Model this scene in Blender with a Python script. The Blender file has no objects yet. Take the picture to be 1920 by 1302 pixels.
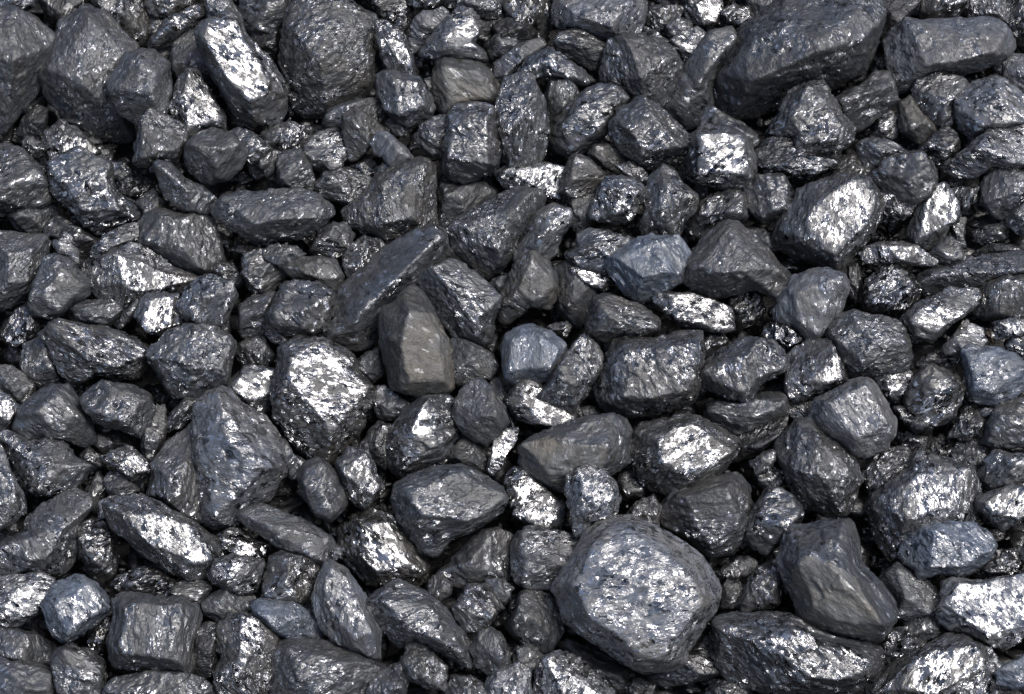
import bpy, bmesh, math, random
import numpy as np
from mathutils import Matrix, Vector

# ---------------------------------------------------------------- data: one traced lump per line
# level tone|outline|ridge points x,y,height|glinting facet centres|label      (pixels of the 1920x1302 photograph)
LUMPS = """
3 b3|-52,78 -21,21 31,21 63,39 97,70 91,104 76,154 42,204 13,243 -16,240 -52,183|-26,99,8 26,112,9 89,81,3 26,31,4 16,222,3||big blue-grey boulder with dark lower face at upper left edge
2 b4|99,99 117,55 131,39 167,22 196,34 251,91 251,157 245,222 251,251 235,261 183,253 131,225 91,178 80,136|94,131,5 157,162,8 222,214,5 167,42,5 235,104,5||large blue-grey slab with glossy chipped lower rim in upper left corner
4 b4|201,159 227,125 232,104 258,97 285,97 316,120 319,162 321,178 311,209 282,227 261,235 225,209 209,180|282,175,9 227,167,6 261,117,7 295,136,7||knobbly dark lump with blue shoulders, above the smooth blue-grey wedge leaning left
1 w6|178,-16 248,-16 274,16 274,57 264,84 243,78 209,47 193,29 178,16|||brownish glittering lump, upper right of the big blue-grey boulder with dark lower face
2 n7|278,86 285,73 313,37 366,10 384,16 381,29 352,47 329,70 300,86 285,91|||narrow slanting dark shard, upper left of the long slanting block with brilliant white mottled face
1 w6|277,5 282,-16 347,-16 350,8 321,29 295,29 282,21|||brownish glittering lump cut by the top edge, above the smooth blue-grey wedge leaning left
1 d3|73,-13 157,-16 159,10 136,29 115,52 94,39 84,16|||dark pointed lump cut by the top edge, above the lump with a bright silver arch
2 b7|-16,-16 52,-16 60,10 39,23 0,16 -16,10|||speckled lump in the very top left corner, above the lump with a bright silver arch
1 b3|326,104 334,76 360,63 386,50 407,63 418,157 392,157 339,146 325,125|||dull half-hidden grey lump, left of the long slanting block with brilliant white mottled face
4 s8|368,68 379,50 405,39 428,21 454,37 460,65 486,99 504,112 533,157 535,204 512,230 470,238 444,225 423,178 399,138 376,94|386,68,8 428,151,10 470,193,9 520,167,6 444,47,5|444,110|long slanting block with brilliant white mottled face
2 b5|386,-10 418,-16 444,18 454,47 418,52 392,47|||grey lump end poking up, above the long slanting block with brilliant white mottled face
3 n7|352,131 371,133 392,178 418,217 423,245 379,251 366,269 339,261 334,227 313,225 324,183 339,146|355,141,3 350,183,7 358,230,8 405,222,5|386,188|sharp pyramid-shaped lump with silvery right side, above the smooth blue-grey wedge leaning left
4 n6|261,230 282,206 313,219 345,235 347,264 337,290 329,308 287,311 261,313 251,300 256,266|||glittering grey lump with peaked top, upper left of the smooth blue-grey wedge leaning left
4 b3|347,300 352,272 373,253 399,242 431,251 452,272 462,295 449,316 423,339 386,347 360,326|376,277,8 423,277,9 407,313,8||round dull dark lump, upper right of the smooth blue-grey wedge leaning left
3 b7|428,251 446,242 478,253 499,264 507,282 491,295 465,308|||small chipped glossy lump, below the long slanting block with brilliant white mottled face
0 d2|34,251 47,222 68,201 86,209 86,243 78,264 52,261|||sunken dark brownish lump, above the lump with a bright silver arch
1 n8|78,277 89,253 112,232 141,243 162,266 183,285 162,292 117,308 104,321 84,313||138,264|dark lump with bright silver patch, upper right of the lump with a bright silver arch
2 n6|44,269 52,258 76,266 81,279 73,295 52,287|||small rough grey chip, upper right of the lump with a bright silver arch
1 b7|452,39 455,-16 536,-16 541,16 525,47 504,63 473,61|||frosted speckled lump at the top edge, left of the silver-speckled lump with scaly bright dots
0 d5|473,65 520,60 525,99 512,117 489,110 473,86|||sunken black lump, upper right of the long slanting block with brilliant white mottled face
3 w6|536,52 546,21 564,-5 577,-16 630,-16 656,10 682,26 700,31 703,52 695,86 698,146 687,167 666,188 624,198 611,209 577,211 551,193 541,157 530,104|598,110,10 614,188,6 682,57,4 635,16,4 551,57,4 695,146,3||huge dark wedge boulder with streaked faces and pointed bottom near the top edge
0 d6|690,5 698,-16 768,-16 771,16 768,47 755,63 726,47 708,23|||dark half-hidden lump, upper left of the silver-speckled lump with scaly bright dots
1 n8|768,-16 825,-16 820,10 797,16 771,8|||glinting lump sliced by the top edge, upper left of the flat dull brown-faced lump
2 p5|768,84 773,47 792,25 812,25 823,16 839,26 836,47 807,68 789,89 773,98|||pale grey upright oval lump, left of the silver-speckled lump with scaly bright dots
3 s8|789,102 794,89 810,68 839,34 865,16 883,21 899,47 896,68 880,81 906,91 914,112 880,112 839,107 820,112||854,63|silver-speckled lump with scaly bright dots near the top edge
1 n6|833,-16 930,-16 938,10 933,34 901,34 880,18 846,16|||wide crumbly lump at the top edge, above the flat dull brown-faced lump
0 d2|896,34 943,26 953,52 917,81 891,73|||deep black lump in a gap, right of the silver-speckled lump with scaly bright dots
2 b7|705,50 716,39 747,57 760,76 773,104 781,136 773,149 747,146 726,136 713,99 705,78||731,81|upright blue-grey lump with silver glints, left of the silver-speckled lump with scaly bright dots
3 b5|708,146 726,134 763,144 786,149 805,180 812,201 802,225 765,235 742,225 724,209 713,183|739,146,6 745,214,8 792,198,7 781,157,6||lump with clear blue face and dark left flank
2 w2|815,146 823,115 839,106 865,110 896,117 922,146 938,178 933,201 896,198 859,198 836,213 823,198 812,167|828,123,7 896,136,7 917,183,7 844,198,7||flat dull brown-faced lump in the upper middle|815,136 828,123 859,128 896,133 917,157 943,180 933,206 859,201 836,217 812,183
1 s8|797,151 815,146 818,178 805,172|||tiny whitish chip, upper right of the lump with clear blue face and dark left flank
4 n7|836,217 859,198 893,195 927,204 935,235 943,282 933,313 891,332 854,337 831,319 825,282 836,251|844,230,6 914,217,6 912,303,9 839,298,8||chunky upright block with glittering front, below the flat dull brown-faced lump
3 n5|777,256 789,238 812,219 836,217 839,248 825,287 807,290 784,269|||small dark lump with grey rim, right of the small smooth pale grey oval lump
2 b4|610,230 619,204 640,195 682,188 711,188 716,222 695,235 640,240 619,240|||flaky blue-grey lump, left of the lump with clear blue face and dark left flank
3 w3|643,219 666,201 687,217 718,240 716,251 698,261 692,277 671,295 656,298 647,264|682,222,6 690,264,7 656,225,5||dull brownish wedge pointing down, upper left of the small smooth pale grey oval lump
4 p4|694,269 708,251 724,248 745,264 765,282 776,300 752,311 731,313 718,295 703,287|||small smooth pale grey oval lump
1 n6|726,230 739,222 765,235 763,256 739,253|||small dark chip, above the small smooth pale grey oval lump
1 n8|494,251 512,238 541,230 577,240 593,261 570,277 533,285 504,274|||low speckled lump in shadow, above the broad flat-topped blue-grey lump with glossy black undercut
2 n6|570,277 598,253 627,245 640,251 645,292 640,319 611,324 583,313 564,300|||slanting dark lump with small glints, left of the small smooth pale grey oval lump
3 n5|523,295 533,287 562,282 577,308 588,334 585,355 551,366 523,342|||rounded mid-grey lump, upper right of the broad flat-topped blue-grey lump with glossy black undercut
2 n5|465,277 473,256 489,272 525,287 523,313 520,339 504,337 473,303|||small dark grey lump, above the broad flat-topped blue-grey lump with glossy black undercut
1 d6|653,316 666,311 695,300 711,319 718,334 703,345 682,339|||small black glossy chip, lower left of the small smooth pale grey oval lump
1 b5|914,84 943,60 959,60 969,86 943,102 922,107|||small bluish lump in shadow, right of the silver-speckled lump with scaly bright dots
1 w6|946,13 954,-16 1019,-16 1027,21 1027,52 1022,78 993,70 977,50 956,31|||long greenish-grey lump at the top edge, right of the silver-speckled lump with scaly bright dots
1 d3|928,50 951,39 969,39 983,52 993,76 969,89 936,89|||small dull black lump, right of the silver-speckled lump with scaly bright dots
3 p5|1041,10 1053,-16 1207,-16 1207,26 1194,63 1173,68 1144,78 1113,68 1077,55 1048,52 1040,31|1058,10,5 1092,34,8 1144,50,8 1171,10,7 1202,5,3||pale flat-topped lump with dark jagged underside at the top edge
2 n5|1040,81 1053,65 1077,56 1097,63 1137,86 1134,104 1126,125 1108,128 1077,112 1048,97|1050,76,6 1100,89,8 1131,91,5||lozenge-shaped lump with grey top, lower left of the pale flat-topped lump with dark jagged underside
3 n4|1129,136 1137,99 1144,81 1171,67 1197,70 1233,76 1259,94 1272,123 1270,146 1251,178 1241,198 1186,188 1171,180 1147,162 1131,154|1202,146,10 1181,86,7 1204,183,6 1254,110,5||big rounded grey lump with a vertical crease in the upper middle
1 n4|1207,26 1220,16 1254,10 1278,16 1272,31 1257,44 1233,60 1212,47|||knobbly grey lump, above the big rounded grey lump with a vertical crease
1 n5|1249,44 1270,34 1291,39 1296,57 1280,68 1254,68|||small rough grey lump, upper right of the big rounded grey lump with a vertical crease
1 n6|1195,70 1210,51 1225,60 1254,78 1257,94 1228,86|||small slanting chip, upper right of the big rounded grey lump with a vertical crease
2 s7|1257,78 1275,63 1306,54 1325,68 1327,81 1306,99 1291,115 1280,133 1270,117||1285,89|silvery knob-topped lump, upper right of the big rounded grey lump with a vertical crease
1 n9|1283,16 1296,-16 1348,-16 1353,16 1343,42 1312,44 1288,31||1319,8|black lump with white sparkle at the top edge, right of the flat dull brown-faced lump
1 n6|1353,23 1374,10 1400,16 1411,34 1387,50 1364,42|||small glittery grey lump, upper right of the big rounded grey lump with a vertical crease
1 n5|1400,16 1416,-16 1455,-16 1450,16 1416,29|||small dull lump at the top edge, above the squarish lump with mirror-bright white front
2 b5|1244,198 1254,167 1291,117 1325,68 1364,59 1377,70 1374,89 1338,131 1332,162 1338,193 1309,227 1283,238 1265,225|1267,193,6 1317,146,9 1353,99,6 1332,78,5 1285,209,6||long slanting blue-grey slab, right of the big rounded grey lump with a vertical crease
3 b5|1314,235 1325,201 1335,200 1359,217 1390,232 1416,251 1419,266 1406,279 1374,277 1317,261|||dark blue lump peeking up behind, above the squarish lump with mirror-bright white front
4 s9|1291,295 1296,256 1312,243 1338,240 1374,243 1406,266 1413,305 1416,326 1400,347 1364,352 1306,345 1288,326|1306,253,7 1385,261,8 1395,321,8 1312,326,8|1343,295|squarish lump with mirror-bright white front in the upper right
4 n7|1144,230 1163,209 1189,191 1207,185 1228,196 1259,222 1293,256 1288,279 1267,292 1236,308 1223,316 1197,305 1163,282 1150,256|1160,225,5 1218,198,6 1272,274,8 1210,282,9 1181,243,9||chunky grey lump peppered with small silver specks in the upper middle
3 n6|1030,243 1043,222 1071,193 1103,170 1118,162 1150,164 1176,191 1150,217 1142,240 1129,256 1092,282 1074,292 1048,285 1030,264|1082,204,7 1124,243,8 1077,282,6 1050,235,6 1144,183,5||broad ridged grey lump, left of the chunky grey lump peppered with small silver specks
4 n7|930,198 946,151 980,142 1001,151 1019,193 1027,230 1022,282 1011,308 983,316 954,311 941,269 930,235|||tall upright lump with streaky glints, lower right of the flat dull brown-faced lump
3 b7|975,136 980,125 1006,102 1030,90 1061,112 1087,128 1108,149 1090,161 1050,146 1027,141 1003,151|||bluish flake with glossy tips, lower left of the pale flat-topped lump with dark jagged underside
2 b4|1022,193 1032,149 1071,146 1082,180 1061,206 1030,230 1022,217|||bluish grey rough lump, left of the big rounded grey lump with a vertical crease
2 b4|928,146 930,117 967,89 988,81 1009,73 1019,89 1006,102 975,131 946,151|||dull blue-grey slanted lump, upper right of the flat dull brown-faced lump
2 w4|1105,290 1116,274 1139,272 1160,285 1181,305 1176,321 1155,326 1129,311|||low brownish lump in a gap, above the glossy blue-black lump with fluted shiny front
3 w4|1053,339 1066,305 1079,292 1103,300 1124,319 1139,337 1118,360 1077,371 1050,360|||dark peaked wedge lump, upper left of the glossy blue-black lump with fluted shiny front
4 b5|1334,146 1355,110 1378,78 1381,63 1399,39 1430,23 1451,8 1472,-16 1629,-16 1655,23 1650,57 1637,84 1621,125 1608,146 1561,162 1498,183 1420,217 1368,218 1336,193|1347,136,4 1420,146,9 1532,97,10 1645,70,5 1472,52,7 1603,26,5 1394,86,6||giant grey boulder with flat top and dark broken underside in the upper right
2 d2|1629,-16 1728,-16 1707,26 1668,68 1650,86 1642,52|||dark sheer-sided lump at the top edge, upper left of the broad pale speckled lump
4 p4|1663,76 1684,47 1702,31 1733,40 1799,37 1848,34 1874,44 1890,68 1894,91 1882,112 1838,131 1786,144 1733,146 1715,167 1686,175 1676,146 1665,104|1710,50,5 1739,120,9 1856,115,8 1872,78,5 1720,146,5||long brick-like lump with even pale grey top in the upper right corner
2 w6|1728,31 1733,-16 1812,-16 1809,16 1780,37 1741,42|||brownish lump at the top edge, above the long brick-like lump with even pale grey top
1 p6|1812,23 1817,-16 1882,-16 1882,37 1861,39 1827,37|||pale bluish lump at the top edge, above the broad pale speckled lump
1 d5|1885,26 1898,-16 1942,-16 1942,99 1911,78 1890,52|||black lump in the very top right corner, above the broad pale speckled lump
0 d4|1629,117 1642,107 1660,110 1665,128 1645,136|||tiny dark round pebble, left of the long brick-like lump with even pale grey top
3 n4|1566,188 1590,172 1618,159 1637,138 1665,138 1676,170 1684,193 1655,209 1634,230 1605,245 1582,222|||matt grey slab with straight lower edge, left of the broad pale speckled lump
4 n7|1436,253 1454,225 1480,178 1511,157 1543,154 1553,167 1564,188 1582,217 1603,240 1592,269 1566,290 1524,308 1496,295 1483,256 1457,258|1509,167,5 1566,261,8 1504,272,8 1485,222,6 1577,230,6||big humped lump dotted with oval silver flecks in the upper right
3 d8|1404,300 1433,264 1464,256 1488,264 1498,295 1524,311 1566,292 1566,313 1506,337 1446,324|||low black lump with wet sparkle, right of the squarish lump with mirror-bright white front
1 s7|1645,243 1652,219 1665,211 1684,222 1684,245 1671,258 1650,261 1629,256||1665,232|small lump with white glint, right of the big humped lump dotted with oval silver flecks
2 w3|1686,198 1710,183 1725,209 1749,235 1757,245 1733,269 1712,261 1689,245|||dull brown-grey wedge, below the long brick-like lump with even pale grey top
3 b6|1712,172 1720,149 1762,141 1799,149 1814,159 1796,178 1783,198 1786,230 1767,238 1741,222 1720,206|1723,167,5 1780,188,8 1767,222,6||grey-topped lump with dark overhanging side, below the long brick-like lump with even pale grey top
3 p4|1880,141 1882,117 1895,103 1920,107 1942,112 1942,188 1903,178 1890,151|||grey lump at the right edge, upper right of the broad pale speckled lump
4 p6|1783,188 1801,164 1827,154 1869,144 1890,154 1920,183 1942,204 1942,230 1900,240 1851,251 1827,261 1804,243 1791,214|1796,198,4 1838,235,8 1903,230,8 1869,170,6||broad pale speckled lump at the upper right edge
4 p7|1767,308 1796,290 1827,269 1851,248 1900,235 1942,227 1942,305 1890,321 1864,311 1833,332 1799,332 1778,319|||pale pitted long lump, below the broad pale speckled lump
2 d5|1723,285 1749,256 1775,238 1793,256 1796,282 1778,298 1762,311 1757,342 1741,308|||dark angular lump, lower left of the broad pale speckled lump
3 b5|1605,272 1624,261 1655,261 1681,272 1702,290 1681,308 1639,313 1629,321 1613,292|||bluish lump with glossy left tip, above the low eyelid-shaped lump with white gleaming upper side
4 n6|1637,324 1660,300 1702,287 1728,285 1746,311 1754,339 1744,371 1707,386 1655,371 1637,350|||round grey glittery lump, above the low eyelid-shaped lump with white gleaming upper side
2 n5|1545,329 1556,308 1582,296 1608,308 1629,321 1626,339 1590,347 1545,350|||squat rounded lump, lower right of the big humped lump dotted with oval silver flecks
3 n8|-26,291 0,276 16,273 44,286 76,312 91,346 91,380 47,388 16,393 -26,383||44,336|lump with a bright silver arch at the left edge
3 b8|99,312 117,297 149,284 167,289 206,312 214,362 251,375 269,393 261,406 214,427 178,435 154,417 125,383 104,362 97,331|125,346,6 157,398,8 198,325,6 230,398,7||bent boot-shaped lump with rough sparkling blue-grey top
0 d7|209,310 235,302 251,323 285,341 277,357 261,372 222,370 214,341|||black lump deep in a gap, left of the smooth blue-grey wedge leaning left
1 n8|209,325 225,320 240,328 227,336 214,333|||tiny sparkling chip, upper right of the bent boot-shaped lump with rough sparkling blue-grey top
4 b5|289,312 300,303 321,307 347,336 379,349 402,370 399,393 386,401 360,396 326,385 305,357|308,320,6 355,357,8 360,393,5||smooth blue-grey wedge leaning left
2 n4|261,380 285,354 303,378 303,393 274,404|||small dark peak, left of the smooth blue-grey wedge leaning left
3 n3|256,458 264,425 277,404 303,393 339,404 366,401 397,411 407,445 418,487 386,511 366,508 324,500 305,482 277,469|303,401,6 339,461,8 373,500,7 277,451,6||dull block with steep layered grooves
1 b4|18,406 29,397 68,384 97,387 104,401 86,427 63,442 34,427|||dull bluish lump, lower right of the lump with a bright silver arch
1 d3|89,430 107,406 136,419 183,451 172,477 149,490 136,456 112,443 89,445|||dull black slanting lump, lower left of the bent boot-shaped lump with rough sparkling blue-grey top
3 n7|170,472 180,458 198,440 235,422 253,419 261,430 256,453 230,461 193,482 172,485|||narrow slanting lump with glossy flecks, left of the dull block with steep layered grooves
3 p6|104,456 123,440 136,451 149,487 144,500 128,487 110,474|||pale grey pointed shard, lower left of the bent boot-shaped lump with rough sparkling blue-grey top
3 b4|-26,456 0,437 29,441 78,444 91,458 86,482 73,511 52,545 26,571 -5,576 -26,555|16,529,8 52,529,7 63,466,6 16,477,8||blue-grey lump at the left edge, below the lump with a bright silver arch
4 b4|81,482 104,479 131,490 162,524 167,537 164,555 136,568 112,592 91,597 63,592 55,571 63,534 76,508|78,555,7 110,581,7 157,537,6 115,503,6||shield-shaped blue-grey lump, upper left of the wide brownish lump with glittering lower right face
3 s7|188,492 214,474 240,462 269,466 290,479 321,503 363,513 371,529 339,547 313,552 266,560 235,581 198,563 172,542 164,513|222,482,6 251,529,9 258,560,6 313,529,7|261,503 292,524|large lump with silver mottled back and streaky dark left side
3 s8|256,594 264,565 287,550 334,555 339,581 337,607 305,628 277,623||295,565|silver-white scaly lump, upper left of the large crusty blue lump with brownish underside
4 b8|337,571 347,547 379,518 392,515 433,529 444,555 431,581 413,612 384,612 350,602|386,555,7 428,545,6 366,581,6||rough sparkling blue lump with black underside, above the large crusty blue lump with brownish underside
2 b4|131,578 146,565 214,563 227,584 206,607 178,612 146,607|||blunt dull blue lump, above the wide brownish lump with glittering lower right face
2 n6|219,605 235,584 253,563 264,571 251,594 227,615|||small slanting glossy chip, upper right of the wide brownish lump with glittering lower right face
2 d7|5,631 23,592 52,568 68,597 73,612 55,633 31,649|||black lump with sparkling bottom, left of the wide brownish lump with glittering lower right face
1 d4|149,492 170,487 172,508 164,526 154,513|||tiny black pebble, below the bent boot-shaped lump with rough sparkling blue-grey top
1 d4|386,513 410,490 439,500 457,526 444,537 407,521|||small dull black lump, lower right of the dull block with steep layered grooves
1 d3|431,471 449,458 478,461 460,482|||small dull black chip, lower left of the broad flat-topped blue-grey lump with glossy black undercut
4 b5|399,388 421,367 457,359 502,359 559,355 593,364 619,385 622,401 598,424 575,443 525,448 489,451 457,443 426,422 405,406|426,380,5 473,417,9 525,411,10 590,409,8 598,377,5||broad flat-topped blue-grey lump with glossy black undercut
3 b4|494,469 520,457 551,461 570,477 551,492 528,500 499,487|||lobed blue-grey lump, below the broad flat-topped blue-grey lump with glossy black undercut
2 n7|457,477 489,466 499,487 523,503 533,518 507,545 473,547 457,518|||dark lump with shiny streaks, below the broad flat-topped blue-grey lump with glossy black undercut
3 w2|534,503 562,484 598,482 627,487 640,513 645,545 630,552 598,526 572,524 549,521|598,487,6 598,524,8 551,503,5 635,518,5||dull two-faced brown block, lower right of the broad flat-topped blue-grey lump with glossy black undercut
2 n7|583,471 601,430 630,422 653,419 658,445 648,471 627,479 604,479|||small speckled corner-shaped lump, lower right of the broad flat-topped blue-grey lump with glossy black undercut
2 n6|585,354 614,325 645,320 669,325 698,336 700,349 679,370 658,383 645,383 609,367|||dark rough lump with thin shiny edges, lower left of the flat dull brown-faced lump
3 w5|705,336 718,312 760,302 797,299 812,315 815,351 812,393 815,419 797,437 760,451 737,466 708,443 679,430 656,419 645,393 666,377 695,359|781,351,8 773,406,9 721,419,9 708,351,6 786,312,6||big brownish lump with pale blue upper right corner
2 n7|653,466 677,448 713,451 724,477 708,498 682,518 666,537 651,518 645,490|||dark lump with glossy rounded top, below the small smooth pale grey oval lump
1 n4|818,424 823,367 833,346 891,343 927,359 917,383 865,404 833,430|||dull grey lump in shadow, lower right of the small smooth pale grey oval lump
4 n6|596,644 609,586 622,558 653,524 687,495 713,471 781,427 807,422 831,437 836,466 825,503 792,534 773,555 745,584 726,602 716,631 690,654 656,659 624,649|619,628,5 671,597,9 734,529,8 802,466,7||very long dull grey lump slanting up to the right near the centre
3 b6|828,432 859,409 904,385 943,364 973,354 1003,362 1016,377 1011,398 985,430 964,477 940,503 914,518 891,508 854,487 823,482 836,456|865,424,6 922,451,9 943,487,7 969,388,7||large smooth blue lump with dark broken lower edge in the upper middle
4 b5|781,518 794,508 820,500 852,490 875,500 901,526 933,555 927,592 922,639 901,646 880,641 846,628 828,607 810,576 792,550|839,529,6 865,571,7 922,571,5 891,620,7||slanting block with rough blue top and dark ribbed left side
5 w1|713,607 721,584 745,568 755,550 773,539 794,550 812,578 825,607 844,644 849,686 849,725 833,738 781,744 734,725 724,680 713,646|768,586,8 815,589,7 841,649,7 844,712,7 765,722,8 750,649,9||upright lump with large flat matt brown-grey face near the centre|765,584 815,586 828,607 846,644 852,691 852,730 833,740 781,748 750,727 750,686 755,641
4 n6|502,594 512,571 536,529 562,529 598,534 622,550 632,573 619,602 598,623 577,636 551,628 520,623 504,612|||rounded bluish lump with white specks, above the huge brownish lump covered in vertical silver streaks
2 n4|452,576 473,558 515,552 510,576 502,602 502,633 473,646 450,620|||dull dark lump, upper right of the large crusty blue lump with brownish underside
2 n8|494,610 525,623 559,631 559,641 538,649 510,644|||small glittering lump, upper left of the huge brownish lump covered in vertical silver streaks
1 b4|914,537 933,521 953,518 943,555 927,563|||small dull bluish lump, left of the brownish pyramid lump with notched lower edge
2 p8|930,323 962,310 1019,307 1058,317 1050,343 1048,372 1032,377 998,364 951,354||1024,359|pale sparkling lump with scaly face, left of the glossy blue-black lump with fluted shiny front
2 n5|1071,367 1113,367 1108,398 1100,430 1082,437 1069,419 1071,393|||narrow dark lump, left of the glossy blue-black lump with fluted shiny front
4 b8|1103,401 1124,354 1139,336 1163,330 1189,338 1207,357 1202,380 1181,411 1152,415 1126,414 1103,409|1144,351,6 1194,359,6 1155,398,8 1181,393,7||glossy blue-black lump with fluted shiny front in the upper middle
3 b6|1155,312 1181,307 1207,320 1215,336 1197,343 1181,336|||small bluish glossy flake, upper right of the glossy blue-black lump with fluted shiny front
4 n7|1197,432 1212,393 1210,362 1223,330 1246,312 1267,325 1280,346 1306,370 1304,396 1280,417 1275,440 1241,443 1207,441|1246,336,5 1233,393,8 1275,370,8 1259,424,6||tall lumpy pile-shaped lump with bright flecks, above the lump with strikingly light blue flat top
2 n6|1296,424 1309,388 1332,370 1364,357 1398,367 1400,409 1390,417 1364,414 1338,432 1322,448 1304,445|||dark wrinkled lump in shadow, above the large triangular matt grey lump with fine vertical grain
3 n7|1398,377 1400,349 1424,330 1446,328 1468,330 1484,359 1481,380 1466,406 1434,417 1413,401|||roundish lump with silver left rim, lower right of the squarish lump with mirror-bright white front
3 b6|964,487 969,469 993,424 1006,401 1032,385 1069,396 1069,424 1050,443 1045,471 1027,487 1003,477 980,490|1003,406,5 1037,396,7 1011,471,7 1050,430,4||slim slanting lump split into pale left face and dark right face
3 b6|1061,474 1082,466 1087,445 1108,432 1144,437 1189,448 1171,471 1139,500 1137,513 1113,508 1092,500 1071,492|||blue-grey lump with glossy lower edge, left of the lump with strikingly light blue flat top
2 n8|1071,500 1092,500 1129,513 1144,529 1129,542 1100,534 1077,518||1131,526|dark lump with one bright ring-like glint, below the glossy blue-black lump with fluted shiny front
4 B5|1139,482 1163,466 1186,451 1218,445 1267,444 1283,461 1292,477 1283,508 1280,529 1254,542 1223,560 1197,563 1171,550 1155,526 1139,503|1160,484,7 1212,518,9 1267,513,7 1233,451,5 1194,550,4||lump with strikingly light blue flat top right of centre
4 n3|1285,490 1301,471 1325,445 1345,427 1366,417 1385,419 1406,437 1446,477 1484,518 1476,555 1466,568 1432,547 1411,542 1374,552 1338,559 1306,545 1285,529|1369,424,4 1312,503,8 1390,508,10 1442,503,7 1364,550,4||large triangular matt grey lump with fine vertical grain right of centre
1 b3|1403,430 1429,430 1450,443 1460,466 1442,474|||dull lump edge peeking out behind, lower right of the squarish lump with mirror-bright white front
3 w4|938,555 954,526 969,492 998,474 1027,492 1043,529 1037,563 1027,578 993,573 972,592 951,605 938,592|998,487,6 967,555,8 1003,565,8 1032,539,5||brownish pyramid lump with notched lower edge near the centre
1 b2|1040,508 1061,498 1092,518 1113,550 1105,571 1087,607 1069,607 1048,578 1043,542|||smooth dark blue oval lump, right of the brownish pyramid lump with notched lower edge
4 w5|1100,602 1103,581 1118,555 1137,552 1171,563 1207,576 1231,599 1231,620 1207,631 1168,633 1134,641 1108,628|1124,568,6 1144,597,9 1215,615,7 1118,620,6||ridge-backed lump with crumpled brown front, left of the long tapering lump dotted with silver spots
3 n7|1225,555 1241,543 1259,550 1296,552 1332,563 1369,578 1374,618 1353,622 1317,615 1278,605 1246,584 1233,571||1319,607|long tapering lump dotted with silver spots right of centre
1 d6|1374,560 1403,547 1424,555 1429,584 1413,607 1385,602 1369,584|||black glossy lump in a hollow, right of the long tapering lump dotted with silver spots
1 n8|1027,612 1061,605 1069,615 1058,636 1048,625|||tiny sparkling chip, lower right of the brownish pyramid lump with notched lower edge
4 n6|1457,430 1464,409 1498,359 1530,346 1566,330 1598,328 1624,338 1642,364 1652,390 1645,419 1616,461 1590,487 1571,500 1524,490 1480,474 1454,456|1470,430,5 1545,398,10 1566,477,8 1603,343,6 1645,398,6 1506,445,8|1587,440|big grey lump with a brilliant white mirror patch on its right face
3 d8|1645,362 1681,359 1720,377 1707,398 1689,411 1663,406 1650,388|||black lump with sparkling edge, above the low eyelid-shaped lump with white gleaming upper side
3 b6|1702,430 1720,398 1744,354 1767,349 1783,362 1796,385 1793,417 1778,422 1767,451 1741,468 1715,461 1702,445|1759,367,6 1746,406,7 1728,445,6 1786,404,5|1754,430|angular upright blue-grey lump, upper right of the low eyelid-shaped lump with white gleaming upper side
2 b6|1786,359 1801,353 1830,354 1827,375 1809,396 1796,383|||small bluish tooth-shaped lump, below the broad pale speckled lump
1 n7|1783,424 1799,409 1812,411 1806,443 1812,464 1793,456|||small glossy streaked chip, right of the low eyelid-shaped lump with white gleaming upper side
3 n6|1744,477 1767,453 1786,448 1799,466 1809,487 1793,492 1772,498 1757,487||1778,479|small wedge lump with white streak, above the pale blue flat-faced lump
3 b6|1843,354 1848,336 1869,320 1903,325 1942,328 1942,372 1916,380 1906,398 1880,409 1859,396 1838,375|1861,375,7 1903,362,7 1885,336,5||blue-topped lump at the right edge, below the broad pale speckled lump
3 n4|1887,419 1900,396 1920,383 1942,385 1942,440 1913,440|||crinkled dark lump at the right edge, below the broad pale speckled lump
1 n8|1825,435 1851,424 1885,419 1887,445 1851,461 1833,451|||low dark lump with beady sparkle, below the broad pale speckled lump
3 s8|1612,477 1629,461 1655,454 1707,460 1741,477 1757,495 1739,500 1681,492 1629,494||1681,477|low eyelid-shaped lump with white gleaming upper side
2 d9|1618,563 1629,526 1650,511 1658,498 1681,494 1705,516 1720,537 1715,568 1694,589 1655,592 1626,584|||very glossy jet-black round lump in a hollow on the right
1 d8|1590,503 1608,495 1613,529 1605,568 1592,550|||narrow jet-black chip, left of the very glossy jet-black round lump in a hollow
3 b6|1725,521 1741,503 1786,495 1822,482 1864,479 1890,474 1942,471 1942,518 1903,513 1864,524 1851,537 1786,542 1741,555 1725,537|1746,518,6 1806,513,8 1890,508,8||long blue-topped lump reaching the right edge, above the pale blue flat-faced lump
1 d3|1819,482 1838,469 1864,458 1903,461 1916,474 1864,479|||dull black lump in shadow, right of the low eyelid-shaped lump with white gleaming upper side
4 s8|1692,594 1718,571 1759,552 1780,542 1799,545 1827,538 1838,547 1827,573 1806,594 1780,610 1752,639 1720,631 1699,612||1746,612 1814,555|slanting lump with white mirror patches at both ends on the right
3 w4|1827,568 1848,534 1877,518 1942,513 1942,602 1890,602 1851,599 1833,589|1874,524,8 1874,597,8 1843,555,5 1929,529,8||brownish two-sided block at the right edge, above the pale blue flat-faced lump
3 p7|1864,605 1895,598 1942,599 1942,620 1903,628 1869,636||1890,610|flat silvery slab at the right edge, upper right of the pale blue flat-faced lump
2 r5|1848,625 1859,618 1874,631 1861,641|||tiny rusty brown pebble, above the pale blue flat-faced lump
3 p5|1770,649 1796,623 1819,611 1840,618 1848,639 1838,657 1799,667 1775,665|||pale grey rounded lump, upper left of the pale blue flat-faced lump
2 s7|1791,623 1806,602 1814,605 1812,615 1793,628|||small silvery flake, lower right of the slanting lump with white mirror patches at both ends
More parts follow.
